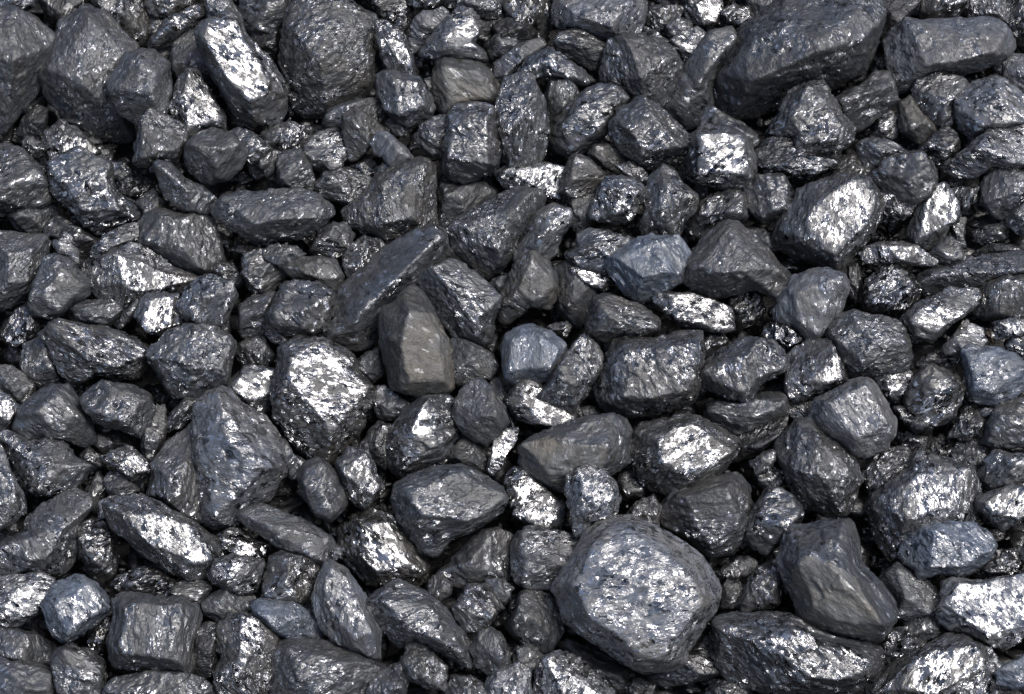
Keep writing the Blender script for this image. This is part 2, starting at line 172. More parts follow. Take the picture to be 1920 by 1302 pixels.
4 p5|1451,581 1464,560 1488,518 1519,508 1553,504 1582,518 1587,542 1579,576 1561,602 1537,631 1511,636 1490,610 1472,602 1457,605|1496,550,8 1561,529,8 1537,628,6 1493,605,7 1524,513,5||egg-shaped lump with broad pale grey scratched face right of centre
2 d8|1425,628 1451,605 1483,610 1509,636 1483,652 1459,657|||jet-black glossy lump, lower left of the egg-shaped lump with broad pale grey scratched face
4 b6|1553,607 1566,594 1603,581 1629,594 1655,594 1689,607 1705,644 1707,662 1702,691 1676,699 1629,706 1590,704 1566,672 1553,633|1571,639,6 1642,646,8 1694,646,6 1603,597,6 1616,686,7||chunky blue-grey lump with scattered white flecks on the right
2 n4|39,679 47,648 86,632 104,666 110,713 84,726 57,710|||dull grey upright lump, left of the wide brownish lump with glittering lower right face
4 w7|76,628 110,597 146,607 217,618 261,639 282,654 269,687 256,708 230,710 178,703 162,716 131,718 115,695 99,656|157,674,7 209,687,9 261,666,6 131,640,6||wide brownish lump with glittering lower right face on the left
2 n6|-16,687 21,687 60,721 60,744 39,757 16,744 -16,726|||slanting grey lump at the left edge, above the ragged lump with rough silvery-blue top
3 n6|-16,729 5,737 34,765 16,791 0,807 -16,807||8,750|dark lump with white glint at the left edge, left of the largest silver-white craggy lump
3 b4|30,802 42,765 68,742 99,725 125,726 146,755 167,786 178,823 157,838 117,823 84,823 55,823|73,771,8 110,802,7 141,781,7 104,739,5||broad dull dark lump, above the ragged lump with rough silvery-blue top
4 n6|154,752 170,731 193,716 230,721 256,726 282,744 290,771 277,797 261,818 235,810 198,799 167,773|183,771,7 230,797,8 261,752,7 214,729,6||rounded lump with cluster of silver beads on top, below the smooth blue-grey wedge leaning left
4 b6|278,658 300,640 313,624 352,611 397,614 423,627 439,645 431,677 428,710 402,737 366,739 334,744 303,710 285,684|305,671,6 366,687,9 405,692,7 366,630,6||large crusty blue lump with brownish underside on the left
3 b8|3,815 16,807 44,820 55,833 86,827 112,833 131,846 136,859 164,872 154,898 131,919 104,927 65,925 39,906 29,865 10,838|39,849,5 91,870,8 131,875,7 78,917,6||ragged lump with rough silvery-blue top near the left edge
4 b6|-16,823 8,844 23,888 39,927 47,953 31,977 -16,1000|||tall blue-grey lump at the left edge, below the lump with a bright silver arch
1 d4|151,857 167,841 188,854 193,875 172,888 157,880|||small dull black lump, right of the ragged lump with rough silvery-blue top
3 w8|196,857 217,846 238,837 258,849 277,872 279,883 261,893 251,901 225,880 204,870||261,878|small brown glittering lump in a hollow, right of the ragged lump with rough silvery-blue top
2 n5|198,898 209,887 225,885 245,901 258,919 235,930 206,930|||small dark lump with two white glints, right of the ragged lump with rough silvery-blue top
1 b4|164,922 183,888 201,909 193,938 188,966 170,953|||narrow dark bluish lump, lower right of the ragged lump with rough silvery-blue top
2 p5|185,943 209,929 230,932 222,951 198,972 188,969|||small pale grey lump, upper left of the long slanting lump with silvery speckled upper end
1 b3|230,932 251,925 274,930 269,940 235,943|||dull blue sliver, upper left of the long slanting lump with silvery speckled upper end
2 n4|266,838 272,797 292,763 308,765 311,797 308,823 287,859 274,862|||dark upright lump, left of the very large pale blue-grey lump with a slanting notch
2 b6|308,802 324,771 347,750 376,747 366,776 339,802 313,812|||slanting bluish glossy lump, below the large crusty blue lump with brownish underside
4 p6|366,765 392,739 418,727 433,734 460,763 496,786 512,807 538,865 525,901 504,940 473,951 449,977 407,987 368,972 376,922 373,875 360,865 360,807|418,807,7 373,870,5 444,849,8 496,875,8 405,966,6 413,752,5||very large pale blue-grey lump with a slanting notch left of centre
3 n4|282,875 313,833 360,802 386,849 384,922 373,977 326,961 303,935 277,930 290,891|||big dull dark lump, left of the very large pale blue-grey lump with a slanting notch
2 b7|460,692 478,690 517,695 512,750 496,786 465,763 439,739 431,721||483,744|angular lump with silver-blue flakes, left of the huge brownish lump covered in vertical silver streaks
1 n6|444,656 465,640 496,635 509,666 496,690 457,687|||dark sparkling lump, right of the large crusty blue lump with brownish underside
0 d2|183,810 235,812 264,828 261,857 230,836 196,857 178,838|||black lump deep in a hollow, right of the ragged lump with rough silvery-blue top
4 w8|515,726 523,684 530,650 559,635 609,640 640,656 664,671 666,697 703,729 690,763 671,807 640,846 627,862 609,865 572,844 541,820 515,786 512,755|551,692,7 609,729,10 619,823,6 671,729,6 604,661,6|559,726|huge brownish lump covered in vertical silver streaks left of centre
2 n4|666,679 690,661 711,653 718,671 718,700 700,716 671,703|||small dark layered lump, left of the upright lump with large flat matt brown-grey face
2 b3|849,640 872,637 917,661 933,687 917,710 891,716 865,721 849,716|||smooth dark bluish lump, right of the upright lump with large flat matt brown-grey face
2 s7|700,752 711,729 724,726 747,744 773,763 755,781 729,786 708,776|||small silvery crumpled lump, upper left of the big rounded dark lump with horizontal shiny ribs
4 b2|852,765 862,737 883,718 904,712 922,729 943,763 953,791 933,818 912,833 886,823 865,807 854,786|||smooth matt dark egg-shaped lump near the centre
3 n7|724,836 734,807 755,776 786,750 831,742 852,752 852,786 854,818 839,854 823,875 786,888 755,896 734,878|755,823,8 786,786,9 812,838,9 760,875,6|784,812|big rounded dark lump with horizontal shiny ribs near the centre
2 n3|844,862 852,841 870,823 899,838 917,862 906,885 865,875|||dull grey triangular lump, below the smooth matt dark egg-shaped lump
3 n8|912,885 922,844 927,823 948,807 966,807 969,823 948,857 943,875 925,891||930,867|twisted narrow glittering lump, lower right of the smooth matt dark egg-shaped lump
1 n5|919,718 938,713 951,744 956,771 969,797 959,807 938,771|||narrow dark lump, right of the smooth matt dark egg-shaped lump
2 d4|671,844 708,794 734,802 724,833 724,875 708,870 692,844|||dark lump in shadow, left of the big rounded dark lump with horizontal shiny ribs
4 n7|632,865 656,842 690,846 703,870 705,891 721,912 703,935 684,951 656,935 643,904 632,880||677,859|upright silvery-ridged lump, lower left of the big rounded dark lump with horizontal shiny ribs
4 n4|560,896 570,875 598,863 619,875 635,896 645,922 651,945 619,977 590,964 570,932|||egg-shaped dark grey lump, upper right of the smooth dark slab sloping down to the right
2 n5|520,828 538,828 549,851 572,867 559,891 543,896 538,865|||small dark shadowed lump, right of the very large pale blue-grey lump with a slanting notch
4 b5|745,909 776,893 812,878 865,874 901,888 935,914 948,940 922,974 880,998 846,1013 820,1042 799,1032 771,1000 750,972 739,935|758,914,7 786,974,9 891,979,8 930,932,5 865,885,5||large slate-blue lump with broad smooth top and dark left side at lower centre
4 B4|941,653 951,627 972,615 1001,611 1032,624 1058,645 1058,663 1045,687 1030,716 972,721 951,710 946,682|956,637,6 956,695,8 1040,690,8 1050,648,6 1003,624,6||small block with light blue face and jagged lower edge near the centre
4 n7|1006,744 1030,716 1045,684 1071,650 1092,630 1113,643 1129,671 1116,710 1103,739 1082,760 1074,781 1050,768 1016,755|||long upright slanting lump with wrinkled glossy foot, right of the smooth matt dark egg-shaped lump
3 s7|951,752 962,726 983,714 1011,721 1037,744 1082,755 1074,789 1040,802 1022,797 985,789 962,773||985,737|lump with flaky silvery face, right of the smooth matt dark egg-shaped lump
4 n7|1113,731 1129,692 1144,661 1155,640 1176,635 1228,637 1272,622 1312,624 1317,648 1312,679 1304,697 1309,721 1296,755 1259,765 1228,776 1181,781 1144,776 1124,755|1150,682,6 1168,744,9 1259,757,8 1304,721,6 1296,656,7 1181,650,6||very large block-shaped grey lump sprinkled with silver flecks right of centre
4 n6|1304,703 1322,679 1364,650 1390,635 1429,635 1455,640 1473,674 1468,697 1424,718 1413,742 1395,755 1364,742 1317,724|1322,697,7 1390,742,8 1403,666,8 1455,692,5||grey lump with dark pointed lower tip, below the squarish lump with mirror-bright white front
1 n6|1314,669 1317,640 1351,627 1364,648 1338,669|||small sparkling lump, lower right of the long tapering lump dotted with silver spots
2 b4|1329,786 1332,757 1343,750 1390,755 1429,739 1468,739 1471,776 1442,789 1377,812 1353,807|||dull blue-grey slab, upper left of the large sooty dark lump with overhanging glossy middle
1 d5|1377,818 1416,797 1471,781 1468,823 1429,846 1377,865 1364,862|||black ribbed lump in shadow, lower left of the chunky blue-grey lump with scattered white flecks
1 b4|1077,778 1092,765 1116,763 1126,776 1108,786 1079,791|||small dull bluish pebble, above the large two-tone lump, smooth blue above and matt brown below
4 b3|977,865 983,831 1024,807 1103,784 1144,778 1171,789 1184,810 1176,838 1176,867 1155,883 1129,901 1061,922 1024,909 985,883|985,833,7 1035,820,8 1084,833,9 1139,841,9 1129,883,7 1032,891,7 1150,789,4||large two-tone lump, smooth blue above and matt brown below, at lower centre|975,838 988,831 1032,820 1058,831 1082,835 1137,835 1139,849 1129,885 1092,875 1066,891 1058,927 1019,912 977,880
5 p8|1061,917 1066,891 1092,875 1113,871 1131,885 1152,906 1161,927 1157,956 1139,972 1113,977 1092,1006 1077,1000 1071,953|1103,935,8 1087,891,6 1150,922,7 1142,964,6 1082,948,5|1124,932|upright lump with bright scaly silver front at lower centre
4 w7|1182,849 1189,818 1207,794 1246,786 1291,782 1317,789 1351,807 1377,823 1379,844 1356,883 1319,901 1293,909 1254,925 1223,917 1197,891|1293,794,6 1254,854,10 1298,904,6 1364,849,6 1220,818,6|1312,833 1309,870|rounded dark lump whose whole right face is brilliant white and scaly
3 b7|949,901 959,880 983,883 1001,901 1032,927 1058,948 1050,982 1024,1000 1006,990 967,966 954,932||975,945|slanting bluish lump with silver glint, left of the upright lump with bright scaly silver front
1 d4|1160,896 1186,880 1210,906 1202,930 1168,935|||small dull black lump, right of the upright lump with bright scaly silver front
3 n5|1236,959 1259,927 1298,906 1338,896 1377,891 1398,914 1406,953 1400,995 1374,1034 1332,1042 1285,1006 1246,987|1285,932,7 1364,914,7 1390,987,7 1325,1026,6||large dark grey lump with tiny white flecks at lower right of centre
2 n5|1176,966 1197,940 1223,932 1236,951 1233,987 1197,979|||small dark sparkling lump, right of the upright lump with bright scaly silver front
2 s7|1407,870 1420,857 1441,845 1457,849 1446,875 1420,888|||small silvery flake, left of the large sooty dark lump with overhanging glossy middle
3 n7|1474,674 1488,653 1511,640 1556,640 1566,661 1579,687 1587,713 1566,729 1532,742 1501,750 1472,742 1476,708||1530,708|squarish grey lump with silvery patches, below the egg-shaped lump with broad pale grey scratched face
4 p4|1522,789 1530,750 1551,739 1587,721 1624,708 1639,718 1663,757 1676,786 1676,807 1663,838 1626,854 1603,851 1577,828 1545,807|1553,750,8 1603,820,9 1671,791,7 1631,716,5 1535,786,5||cube-like lump with pale grey top and layered brown sides on the right
1 s7|1472,750 1524,747 1524,776 1496,791 1477,773|||small patch-like sparkling lump, above the large sooty dark lump with overhanging glossy middle
3 n5|1454,846 1472,818 1498,791 1524,786 1545,812 1571,836 1600,862 1611,893 1600,930 1582,961 1545,959 1501,945 1485,912 1470,875|1498,883,8 1551,901,9 1600,883,6 1537,828,7 1498,807,5 1577,948,4||large sooty dark lump with overhanging glossy middle at lower right
2 n8|1637,710 1663,692 1689,690 1707,700 1702,726 1681,755 1668,750 1650,724||1681,729|small lump with ringed silver glints, left of the ball-shaped dark lump with wrinkled glossy face
3 w7|1699,744 1710,713 1728,695 1749,687 1786,705 1806,726 1801,752 1788,781 1757,797 1723,791 1705,768|||ball-shaped dark lump with wrinkled glossy face on the right
2 d8|1676,765 1699,765 1728,794 1754,799 1720,812 1697,794|||black glossy sliver, lower left of the ball-shaped dark lump with wrinkled glossy face
1 n6|1705,692 1728,674 1754,658 1786,656 1793,677 1767,690 1728,690|||dark sparkling lump in shadow, above the ball-shaped dark lump with wrinkled glossy face
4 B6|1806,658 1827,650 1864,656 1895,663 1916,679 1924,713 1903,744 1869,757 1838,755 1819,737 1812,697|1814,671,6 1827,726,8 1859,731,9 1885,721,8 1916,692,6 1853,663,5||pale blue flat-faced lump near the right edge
2 p8|1887,658 1898,635 1942,632 1942,677 1916,674|||pale glittering lump at the right edge, upper right of the pale blue flat-faced lump
2 n6|1796,786 1806,765 1827,768 1843,786 1835,810 1814,825 1796,820 1778,820|||dark glittery knob, lower right of the ball-shaped dark lump with wrinkled glossy face
2 n7|1830,773 1848,763 1866,768 1859,781 1843,784|||tiny glittering pebble, below the pale blue flat-faced lump
3 n4|1843,828 1851,797 1869,765 1890,750 1920,747 1942,752 1942,833 1903,838 1869,836|||dark rhombic lump at the right edge, below the pale blue flat-faced lump
1 n5|1786,862 1796,833 1827,828 1846,838 1843,875 1827,891 1799,875|||dull grey lump, upper right of the largest silver-white craggy lump
2 d7|1621,880 1637,859 1668,841 1694,841 1715,857 1712,883 1681,893 1655,914 1634,927 1624,901|||dark glossy lump, upper left of the largest silver-white craggy lump
3 s9|1629,948 1639,922 1655,906 1684,891 1712,875 1710,854 1728,844 1749,859 1796,870 1812,865 1827,901 1830,932 1819,979 1799,1006 1746,1026 1697,1047 1673,1047 1650,1011 1637,977|1655,932,6 1697,891,7 1746,917,10 1812,880,5 1702,979,9 1799,966,6|1710,922|largest silver-white craggy lump at lower right
3 b7|1838,891 1848,862 1869,849 1920,854 1942,859 1942,904 1903,917 1874,922 1859,917|||bluish glossy lump at the right edge, right of the largest silver-white craggy lump
4 s8|1840,932 1864,922 1898,912 1942,914 1942,961 1916,974 1880,995 1859,974 1830,953||1900,930 1916,951|silver-fronted lump at the right edge, right of the largest silver-white craggy lump
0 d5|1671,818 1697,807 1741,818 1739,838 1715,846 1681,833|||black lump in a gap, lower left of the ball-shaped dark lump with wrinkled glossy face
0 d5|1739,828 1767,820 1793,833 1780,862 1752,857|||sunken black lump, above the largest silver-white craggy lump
3 n7|1420,948 1436,922 1462,919 1485,930 1504,961 1498,979 1467,1013 1436,1037 1412,1021 1397,1006 1404,972|||dark glittery leaning lump, right of the large dark grey lump with tiny white flecks
1 s7|1420,891 1441,878 1464,883 1467,901 1446,917 1425,909|||small lump with silvery crumbs, left of the large sooty dark lump with overhanging glossy middle
0 n6|1532,961 1561,959 1579,974 1561,990 1537,982|||tiny dark pebble, below the large sooty dark lump with overhanging glossy middle
3 b6|-16,1022 0,1017 47,996 50,972 78,949 131,923 162,936 167,962 141,988 141,1022 133,1053 104,1082 78,1077 63,1066 -16,1085|0,1027,6 63,1053,8 86,1048,8 125,988,7 78,1001,8||broad sloping blue-grey lump with black sparkling lower edge at lower left
2 d6|144,991 167,978 193,978 209,1009 219,1048 214,1072 193,1090 172,1082 154,1048|||black upright lump with glossy ridge, above the heart-shaped lump with light blue face
4 n7|198,946 222,933 261,931 282,936 313,954 360,978 405,1012 413,1035 399,1066 379,1085 347,1087 313,1069 282,1048 251,1019 219,999 201,970|230,962,6 274,1014,8 326,988,9 379,1048,8 352,1077,5|282,967|long slanting lump with silvery speckled upper end at lower left
2 d8|211,1098 230,1077 261,1066 300,1074 326,1090 313,1119 282,1116 235,1111|||black glossy lump with sparkling ripples, above the big square blue-grey block with upright grain
2 b3|319,1111 332,1095 355,1087 386,1093 392,1108 373,1132 358,1137 334,1124|||dull bluish round lump, upper right of the big square blue-grey block with upright grain
3 n8|392,1077 407,1048 428,1044 488,1048 493,1064 478,1108 444,1111 418,1103 402,1093||446,1074|dark flat-topped lump with folded shiny front, above the tall two-lobed brownish silver glittering lump
2 d9|407,1004 444,991 470,1009 496,1019 493,1043 444,1043 418,1035||426,1012|black lump with white glints, left of the smooth dark slab sloping down to the right
3 p8|-16,1087 31,1081 76,1077 99,1090 89,1119 76,1145 57,1158 0,1179 -16,1179||16,1140|pale streaky speckled lump at the left edge, below the ragged lump with rough silvery-blue top
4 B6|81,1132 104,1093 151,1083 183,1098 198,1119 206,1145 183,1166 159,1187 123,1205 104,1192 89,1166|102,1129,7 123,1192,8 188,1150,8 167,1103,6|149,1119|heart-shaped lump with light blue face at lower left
1 d9|167,1202 198,1160 209,1171 198,1210 193,1228 172,1218|||black sliver with bright glint, lower right of the heart-shaped lump with light blue face
4 b5|204,1205 217,1160 217,1124 235,1113 277,1116 313,1124 342,1121 366,1140 373,1160 363,1197 363,1249 358,1267 308,1262 261,1254 222,1249 209,1228|230,1132,7 222,1239,8 332,1260,8 345,1132,6 326,1197,9||big square blue-grey block with upright grain at lower left
2 d3|363,1223 368,1184 386,1171 407,1176 407,1223 399,1262 376,1273 366,1257|||dull black upright oval lump, left of the tall two-lobed brownish silver glittering lump
2 b4|379,1134 397,1116 423,1106 465,1111 480,1124 470,1145 439,1155 413,1166 386,1150|||dull bluish peaked lump, above the tall two-lobed brownish silver glittering lump
3 w9|410,1179 431,1158 460,1151 491,1166 517,1197 518,1218 512,1262 507,1299 483,1328 431,1328 407,1291 402,1257 415,1231||452,1244|tall two-lobed brownish silver glittering lump near the bottom edge
2 n4|-16,1179 16,1180 65,1189 99,1210 112,1226 97,1252 65,1244 26,1244 -16,1228|||dark smooth lump at the left edge, below the ragged lump with rough silvery-blue top
3 b6|-16,1239 5,1234 23,1247 47,1244 94,1257 102,1288 104,1328 -16,1328|||blue-grey lump in the bottom left corner, left of the tall two-lobed brownish silver glittering lump
3 b6|97,1239 115,1220 131,1215 167,1223 188,1244 195,1270 193,1304 170,1328 125,1322 104,1281|||upright lump with blue chipped patches, below the heart-shaped lump with light blue face
3 b6|201,1286 217,1270 261,1267 277,1260 313,1262 352,1267 384,1278 405,1304 392,1333 209,1333|||wide bluish crusty lump cut by the bottom edge, below the smooth blue-grey wedge leaning left
3 b3|450,967 473,952 502,948 538,965 583,983 619,1009 630,1032 624,1048 604,1061 577,1048 536,1035 499,1009 460,983|460,967,5 499,983,8 546,1032,6 598,1048,7 609,1009,5||smooth dark slab sloping down to the right at lower left of centre
3 s7|622,1027 640,1027 640,1048 627,1048|||tiny silvery chip, left of the large glossy dark lump with folded silver front
2 w8|640,1027 645,1001 661,975 692,957 729,967 745,978 765,1001 786,1025 797,1061 792,1093 760,1093 713,1100 690,1090 674,1072 651,1051|682,988,7 682,1074,9 729,1040,9 726,983,6 781,1066,6|698,1061|large glossy dark lump with folded silver front at lower centre
3 w7|494,1119 499,1072 510,1043 525,1038 577,1051 593,1069 585,1108 564,1132 525,1129|||brownish knobbly lump, below the smooth dark slab sloping down to the right
4 p5|588,1124 596,1093 609,1061 624,1052 651,1069 671,1098 695,1140 713,1181 711,1213 708,1236 666,1220 622,1197 598,1171|604,1085,7 611,1129,7 664,1200,9 705,1197,7 666,1098,5 690,1158,6 624,1066,5||pointed leaf-shaped shard with smooth pale grey face near the bottom
4 b6|690,1129 708,1111 750,1091 789,1106 823,1132 852,1166 880,1202 880,1234 880,1254 852,1239 812,1218 778,1197 755,1213 729,1192 708,1163|716,1124,7 781,1189,9 839,1210,8 875,1234,6 812,1140,7||long grooved blue-grey lump slanting down to the right near the bottom
3 n6|750,1244 763,1218 776,1202 792,1210 812,1226 836,1252 833,1291 799,1286 763,1275|||dark lump with shiny left corner, below the large glossy dark lump with folded silver front
2 n4|823,1074 844,1056 875,1027 901,1001 930,995 956,1009 961,1040 951,1085 933,1085 891,1095 872,1100 844,1090|||dull dark triangular lump with glinting upper edge at lower centre
2 n5|805,1108 807,1087 825,1077 846,1093 844,1113 823,1126|||small dark lump with one glint, below the big rounded dark lump with horizontal shiny ribs
3 n6|849,1140 865,1119 880,1098 912,1100 927,1124 938,1142 922,1163 896,1187 875,1179 854,1160|||dark knuckle-shaped lump, below the dull dark triangular lump with glinting upper edge
2 b4|912,1090 943,1087 959,1103 948,1129 933,1129|||small dull bluish lump, lower right of the dull dark triangular lump with glinting upper edge
3 n5|883,1218 896,1192 922,1179 938,1189 951,1218 956,1244 922,1267 896,1249|||dark lump with pale rough cap, upper left of the pale frosted lump with white blotches
3 B5|473,1132 489,1124 546,1129 577,1145 598,1166 601,1202 572,1202 543,1197 512,1184 483,1160|||light blue-topped lump, left of the pointed leaf-shaped shard with smooth pale grey face
3 b4|512,1236 530,1207 549,1202 604,1207 640,1210 682,1231 716,1252 708,1275 695,1333 517,1333 512,1288|541,1218,6 559,1270,9 590,1301,8 656,1244,8||big bluish lump with dark brown left side cut by the bottom edge
3 b5|690,1296 703,1267 734,1249 750,1249 760,1283 755,1328 687,1328|||bluish lump at the bottom edge, below the large glossy dark lump with folded silver front
2 n9|836,1291 849,1270 883,1273 914,1291 912,1328 839,1328||849,1283|black glittering lump at the bottom edge, left of the pale frosted lump with white blotches
2 n6|964,1244 969,1215 993,1215 1022,1231 1014,1252 985,1257|||small dark speckled lump, upper left of the pale frosted lump with white blotches
3 p6|913,1283 930,1260 967,1247 993,1257 993,1328 915,1328|||pale blue speckled lump at the bottom edge, below the smooth matt dark egg-shaped lump
3 p8|1006,1262 1022,1236 1040,1226 1063,1226 1092,1239 1124,1267 1150,1299 1144,1333 998,1333 1003,1296||1063,1262|pale frosted lump with white blotches at the bottom edge
1 d3|1037,1213 1077,1205 1129,1228 1171,1254 1176,1286 1155,1301 1116,1260 1071,1226|||long black lump in shadow, upper right of the pale frosted lump with white blotches
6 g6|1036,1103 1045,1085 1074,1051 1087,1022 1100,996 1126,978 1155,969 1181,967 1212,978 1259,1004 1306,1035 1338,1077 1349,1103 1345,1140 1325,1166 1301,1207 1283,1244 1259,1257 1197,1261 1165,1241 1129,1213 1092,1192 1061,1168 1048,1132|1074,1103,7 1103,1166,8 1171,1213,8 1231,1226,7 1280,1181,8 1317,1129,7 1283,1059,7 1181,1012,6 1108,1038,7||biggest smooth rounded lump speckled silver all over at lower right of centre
3 b7|962,1077 962,1027 972,1001 985,989 1035,996 1071,1006 1092,1027 1077,1061 1045,1085 1035,1100 998,1100 975,1093|977,1009,7 1019,1040,7 1050,1059,7 985,1079,6||bluish-topped lump with streaky shiny left side, above the pale frosted lump with white blotches
2 n4|951,1176 972,1145 975,1119 998,1103 1035,1124 1053,1145 1053,1179 1035,1213 1009,1223 980,1205|||dull black clustered lump, upper left of the pale frosted lump with white blotches
1 d4|1351,1108 1364,1090 1385,1093 1395,1116 1377,1140 1353,1140|||small dull black pebble, right of the biggest smooth rounded lump speckled silver all over
1 n5|1345,1079 1364,1059 1390,1046 1416,1056 1406,1077 1374,1087|||small dark wrinkled lump, lower right of the large dark grey lump with tiny white flecks
2 n7|1377,1137 1400,1103 1421,1066 1460,1051 1466,1093 1458,1129 1437,1142 1400,1150|||dark glittery lump, lower right of the large dark grey lump with tiny white flecks
1 d4|1215,1270 1285,1244 1317,1197 1338,1213 1353,1244 1345,1265 1285,1281 1246,1283|||black lump in deep shadow, right of the pale frosted lump with white blotches
1 d4|1176,1288 1197,1273 1225,1286 1228,1309 1207,1328 1181,1328|||small black lump at the bottom edge, right of the pale frosted lump with white blotches
1 d3|1327,1299 1343,1278 1374,1275 1403,1291 1400,1328 1330,1328|||dull black lump at the bottom edge, right of the pale frosted lump with white blotches
4 b7|1338,1189 1344,1163 1368,1155 1420,1150 1485,1155 1530,1179 1577,1197 1642,1207 1645,1249 1629,1275 1587,1299 1519,1299 1446,1294 1394,1291 1360,1270 1342,1228|1352,1184,6 1420,1205,8 1472,1231,9 1582,1291,8 1634,1236,5 1498,1184,7||very long lump with speckled blue top and brown striped lower side near the bottom edge
5 b5|1462,1046 1467,1012 1485,988 1511,987 1545,978 1571,982 1590,978 1603,993 1611,1035 1616,1064 1647,1087 1681,1140 1676,1160 1645,1197 1618,1200 1566,1189 1524,1173 1498,1160 1488,1124 1472,1093 1463,1066|1511,1046,9 1566,1059,10 1618,1124,10 1655,1171,8 1590,1192,7 1506,1158,7 1480,1098,7 1577,996,5||large lump with blue rim and broad earthy brown rough face at lower right|1511,1043 1537,1048 1569,1061 1603,1082 1618,1113 1637,1142 1650,1168 1647,1197 1618,1202 1566,1194 1519,1179 1496,1160 1487,1119 1476,1098 1485,1077 1498,1066
4 B5|1689,1038 1697,1014 1728,985 1754,976 1793,980 1827,983 1851,1001 1861,1022 1853,1048 1817,1074 1793,1079 1759,1074 1728,1087 1715,1066 1694,1053|1752,996,8 1746,1061,8 1799,1074,7 1848,1038,6||oval lump with smooth sky-blue face and dark left side at lower right
2 b4|1650,1095 1665,1074 1686,1061 1720,1077 1770,1119 1767,1140 1757,1155 1707,1160 1681,1155 1678,1124|||matt blue-grey lump, left of the large pale-topped lump with black grooved front
1 b4|1694,1158 1720,1145 1757,1155 1759,1187 1733,1202 1705,1192|||small crumbly bluish lump, above the big peaked brownish silver-flaked lump
4 p7|1770,1108 1772,1093 1796,1085 1827,1093 1864,1087 1920,1079 1942,1079 1942,1171 1890,1210 1864,1210 1838,1197 1786,1181 1759,1160 1767,1134|1786,1132,7 1848,1160,9 1911,1121,9 1806,1098,6|1791,1108|large pale-topped lump with black grooved front at the lower right edge
2 d9|1843,1072 1864,1038 1903,1030 1911,1066 1890,1085 1859,1087|||black sparkling lump, above the large pale-topped lump with black grooved front
2 n5|1911,1030 1942,1009 1942,1066 1916,1053|||dark lump at the right edge, lower right of the largest silver-white craggy lump
4 w9|1626,1299 1637,1275 1671,1247 1707,1231 1746,1210 1772,1194 1806,1194 1835,1210 1848,1239 1851,1270 1869,1296 1864,1333 1629,1333|1715,1239,7 1733,1288,9 1827,1223,6 1655,1296,6|1778,1223|big peaked brownish silver-flaked lump in the bottom right corner
3 b6|1835,1210 1859,1218 1877,1244 1872,1270 1853,1262 1846,1234|||narrow bluish lump, below the large pale-topped lump with black grooved front
3 B4|1864,1260 1880,1247 1898,1244 1920,1228 1942,1226 1942,1281 1903,1291 1874,1283|||light blue smooth lump at the right edge, right of the big peaked brownish silver-flaked lump
1 b8|1645,1226 1668,1184 1697,1181 1733,1205 1720,1226 1668,1244 1647,1252|||crumbly sparkling bluish lump, upper left of the big peaked brownish silver-flaked lump
2 n6|1885,1299 1916,1283 1942,1283 1942,1333 1885,1333|||grey lump in the bottom right corner, right of the big peaked brownish silver-flaked lump
"""

W, H = 1920.0, 1302.0
scene = bpy.context.scene
col = scene.collection

# ---------------------------------------------------------------- camera
CAM_EL = math.radians(42.0)          # how far the camera looks down
SLOPE = math.radians(29.0)           # the flank of the heap rises away from the camera
DIST = 3.3
FRAME_W = 1.2                        # metres across the picture at the middle of the heap
v = Vector((0, -math.cos(CAM_EL), math.sin(CAM_EL)))       # towards the camera
u = Vector((0, math.sin(CAM_EL), math.cos(CAM_EL)))        # up in the picture
r = Vector((1, 0, 0))
cam_d = bpy.data.cameras.new('camera')
cam = bpy.data.objects.new('camera', cam_d)
col.objects.link(cam)
cam.matrix_world = Matrix(((r.x, u.x, v.x, v.x * DIST), (r.y, u.y, v.y, v.y * DIST), (r.z, u.z, v.z, v.z * DIST), (0, 0, 0, 1)))
cam_d.sensor_width = 36.0
cam_d.lens = 36.0 * DIST / FRAME_W
cam_d.clip_start, cam_d.clip_end = 0.1, 100.0
scene.camera = cam
C = v * DIST
PXM = FRAME_W / W                    # metres per pixel at the middle
nrm = Vector((0, -math.sin(SLOPE), math.cos(SLOPE)))       # normal of the heap's flank


def ray(x, y):
    d = -v + r * ((x - W / 2) * PXM / DIST) - u * ((y - H / 2) * PXM / DIST)
    return d                          # not normalised: depth along the view axis is 1


def on_heap(x, y, lift):
    """point of the heap's flank, lifted by `lift` metres, that the pixel looks at"""
    d = ray(x, y)
    t = (lift - C.dot(nrm)) / d.dot(nrm)
    return C + d * t, t


# ---------------------------------------------------------------- noise helpers (numpy)
def h32(a):
    a = a.astype(np.uint32)
    a ^= a >> np.uint32(16); a *= np.uint32(0x7feb352d); a ^= a >> np.uint32(15)
    a *= np.uint32(0x846ca68b); a ^= a >> np.uint32(16)
    return a


def hash3(i, k):
    """i: (N,3) int cells -> (N,) float 0..1 for channel k"""
    i = i.astype(np.int64)
    a = (i[:, 0] * 73856093) ^ (i[:, 1] * 19349663) ^ (i[:, 2] * 83492791) ^ (k * 2654435761)
    return h32(a & 0xffffffff).astype(np.float64) / 4294967296.0


def vnoise(p, seed):
    i = np.floor(p).astype(np.int64); f = p - i
    f = f * f * (3 - 2 * f)
    out = np.zeros(len(p))
    for dx in (0, 1):
        for dy in (0, 1):
            for dz in (0, 1):
                w = (f[:, 0] if dx else 1 - f[:, 0]) * (f[:, 1] if dy else 1 - f[:, 1]) * (f[:, 2] if dz else 1 - f[:, 2])
                out += w * hash3(i + np.array((dx, dy, dz)), seed)
    return out * 2 - 1


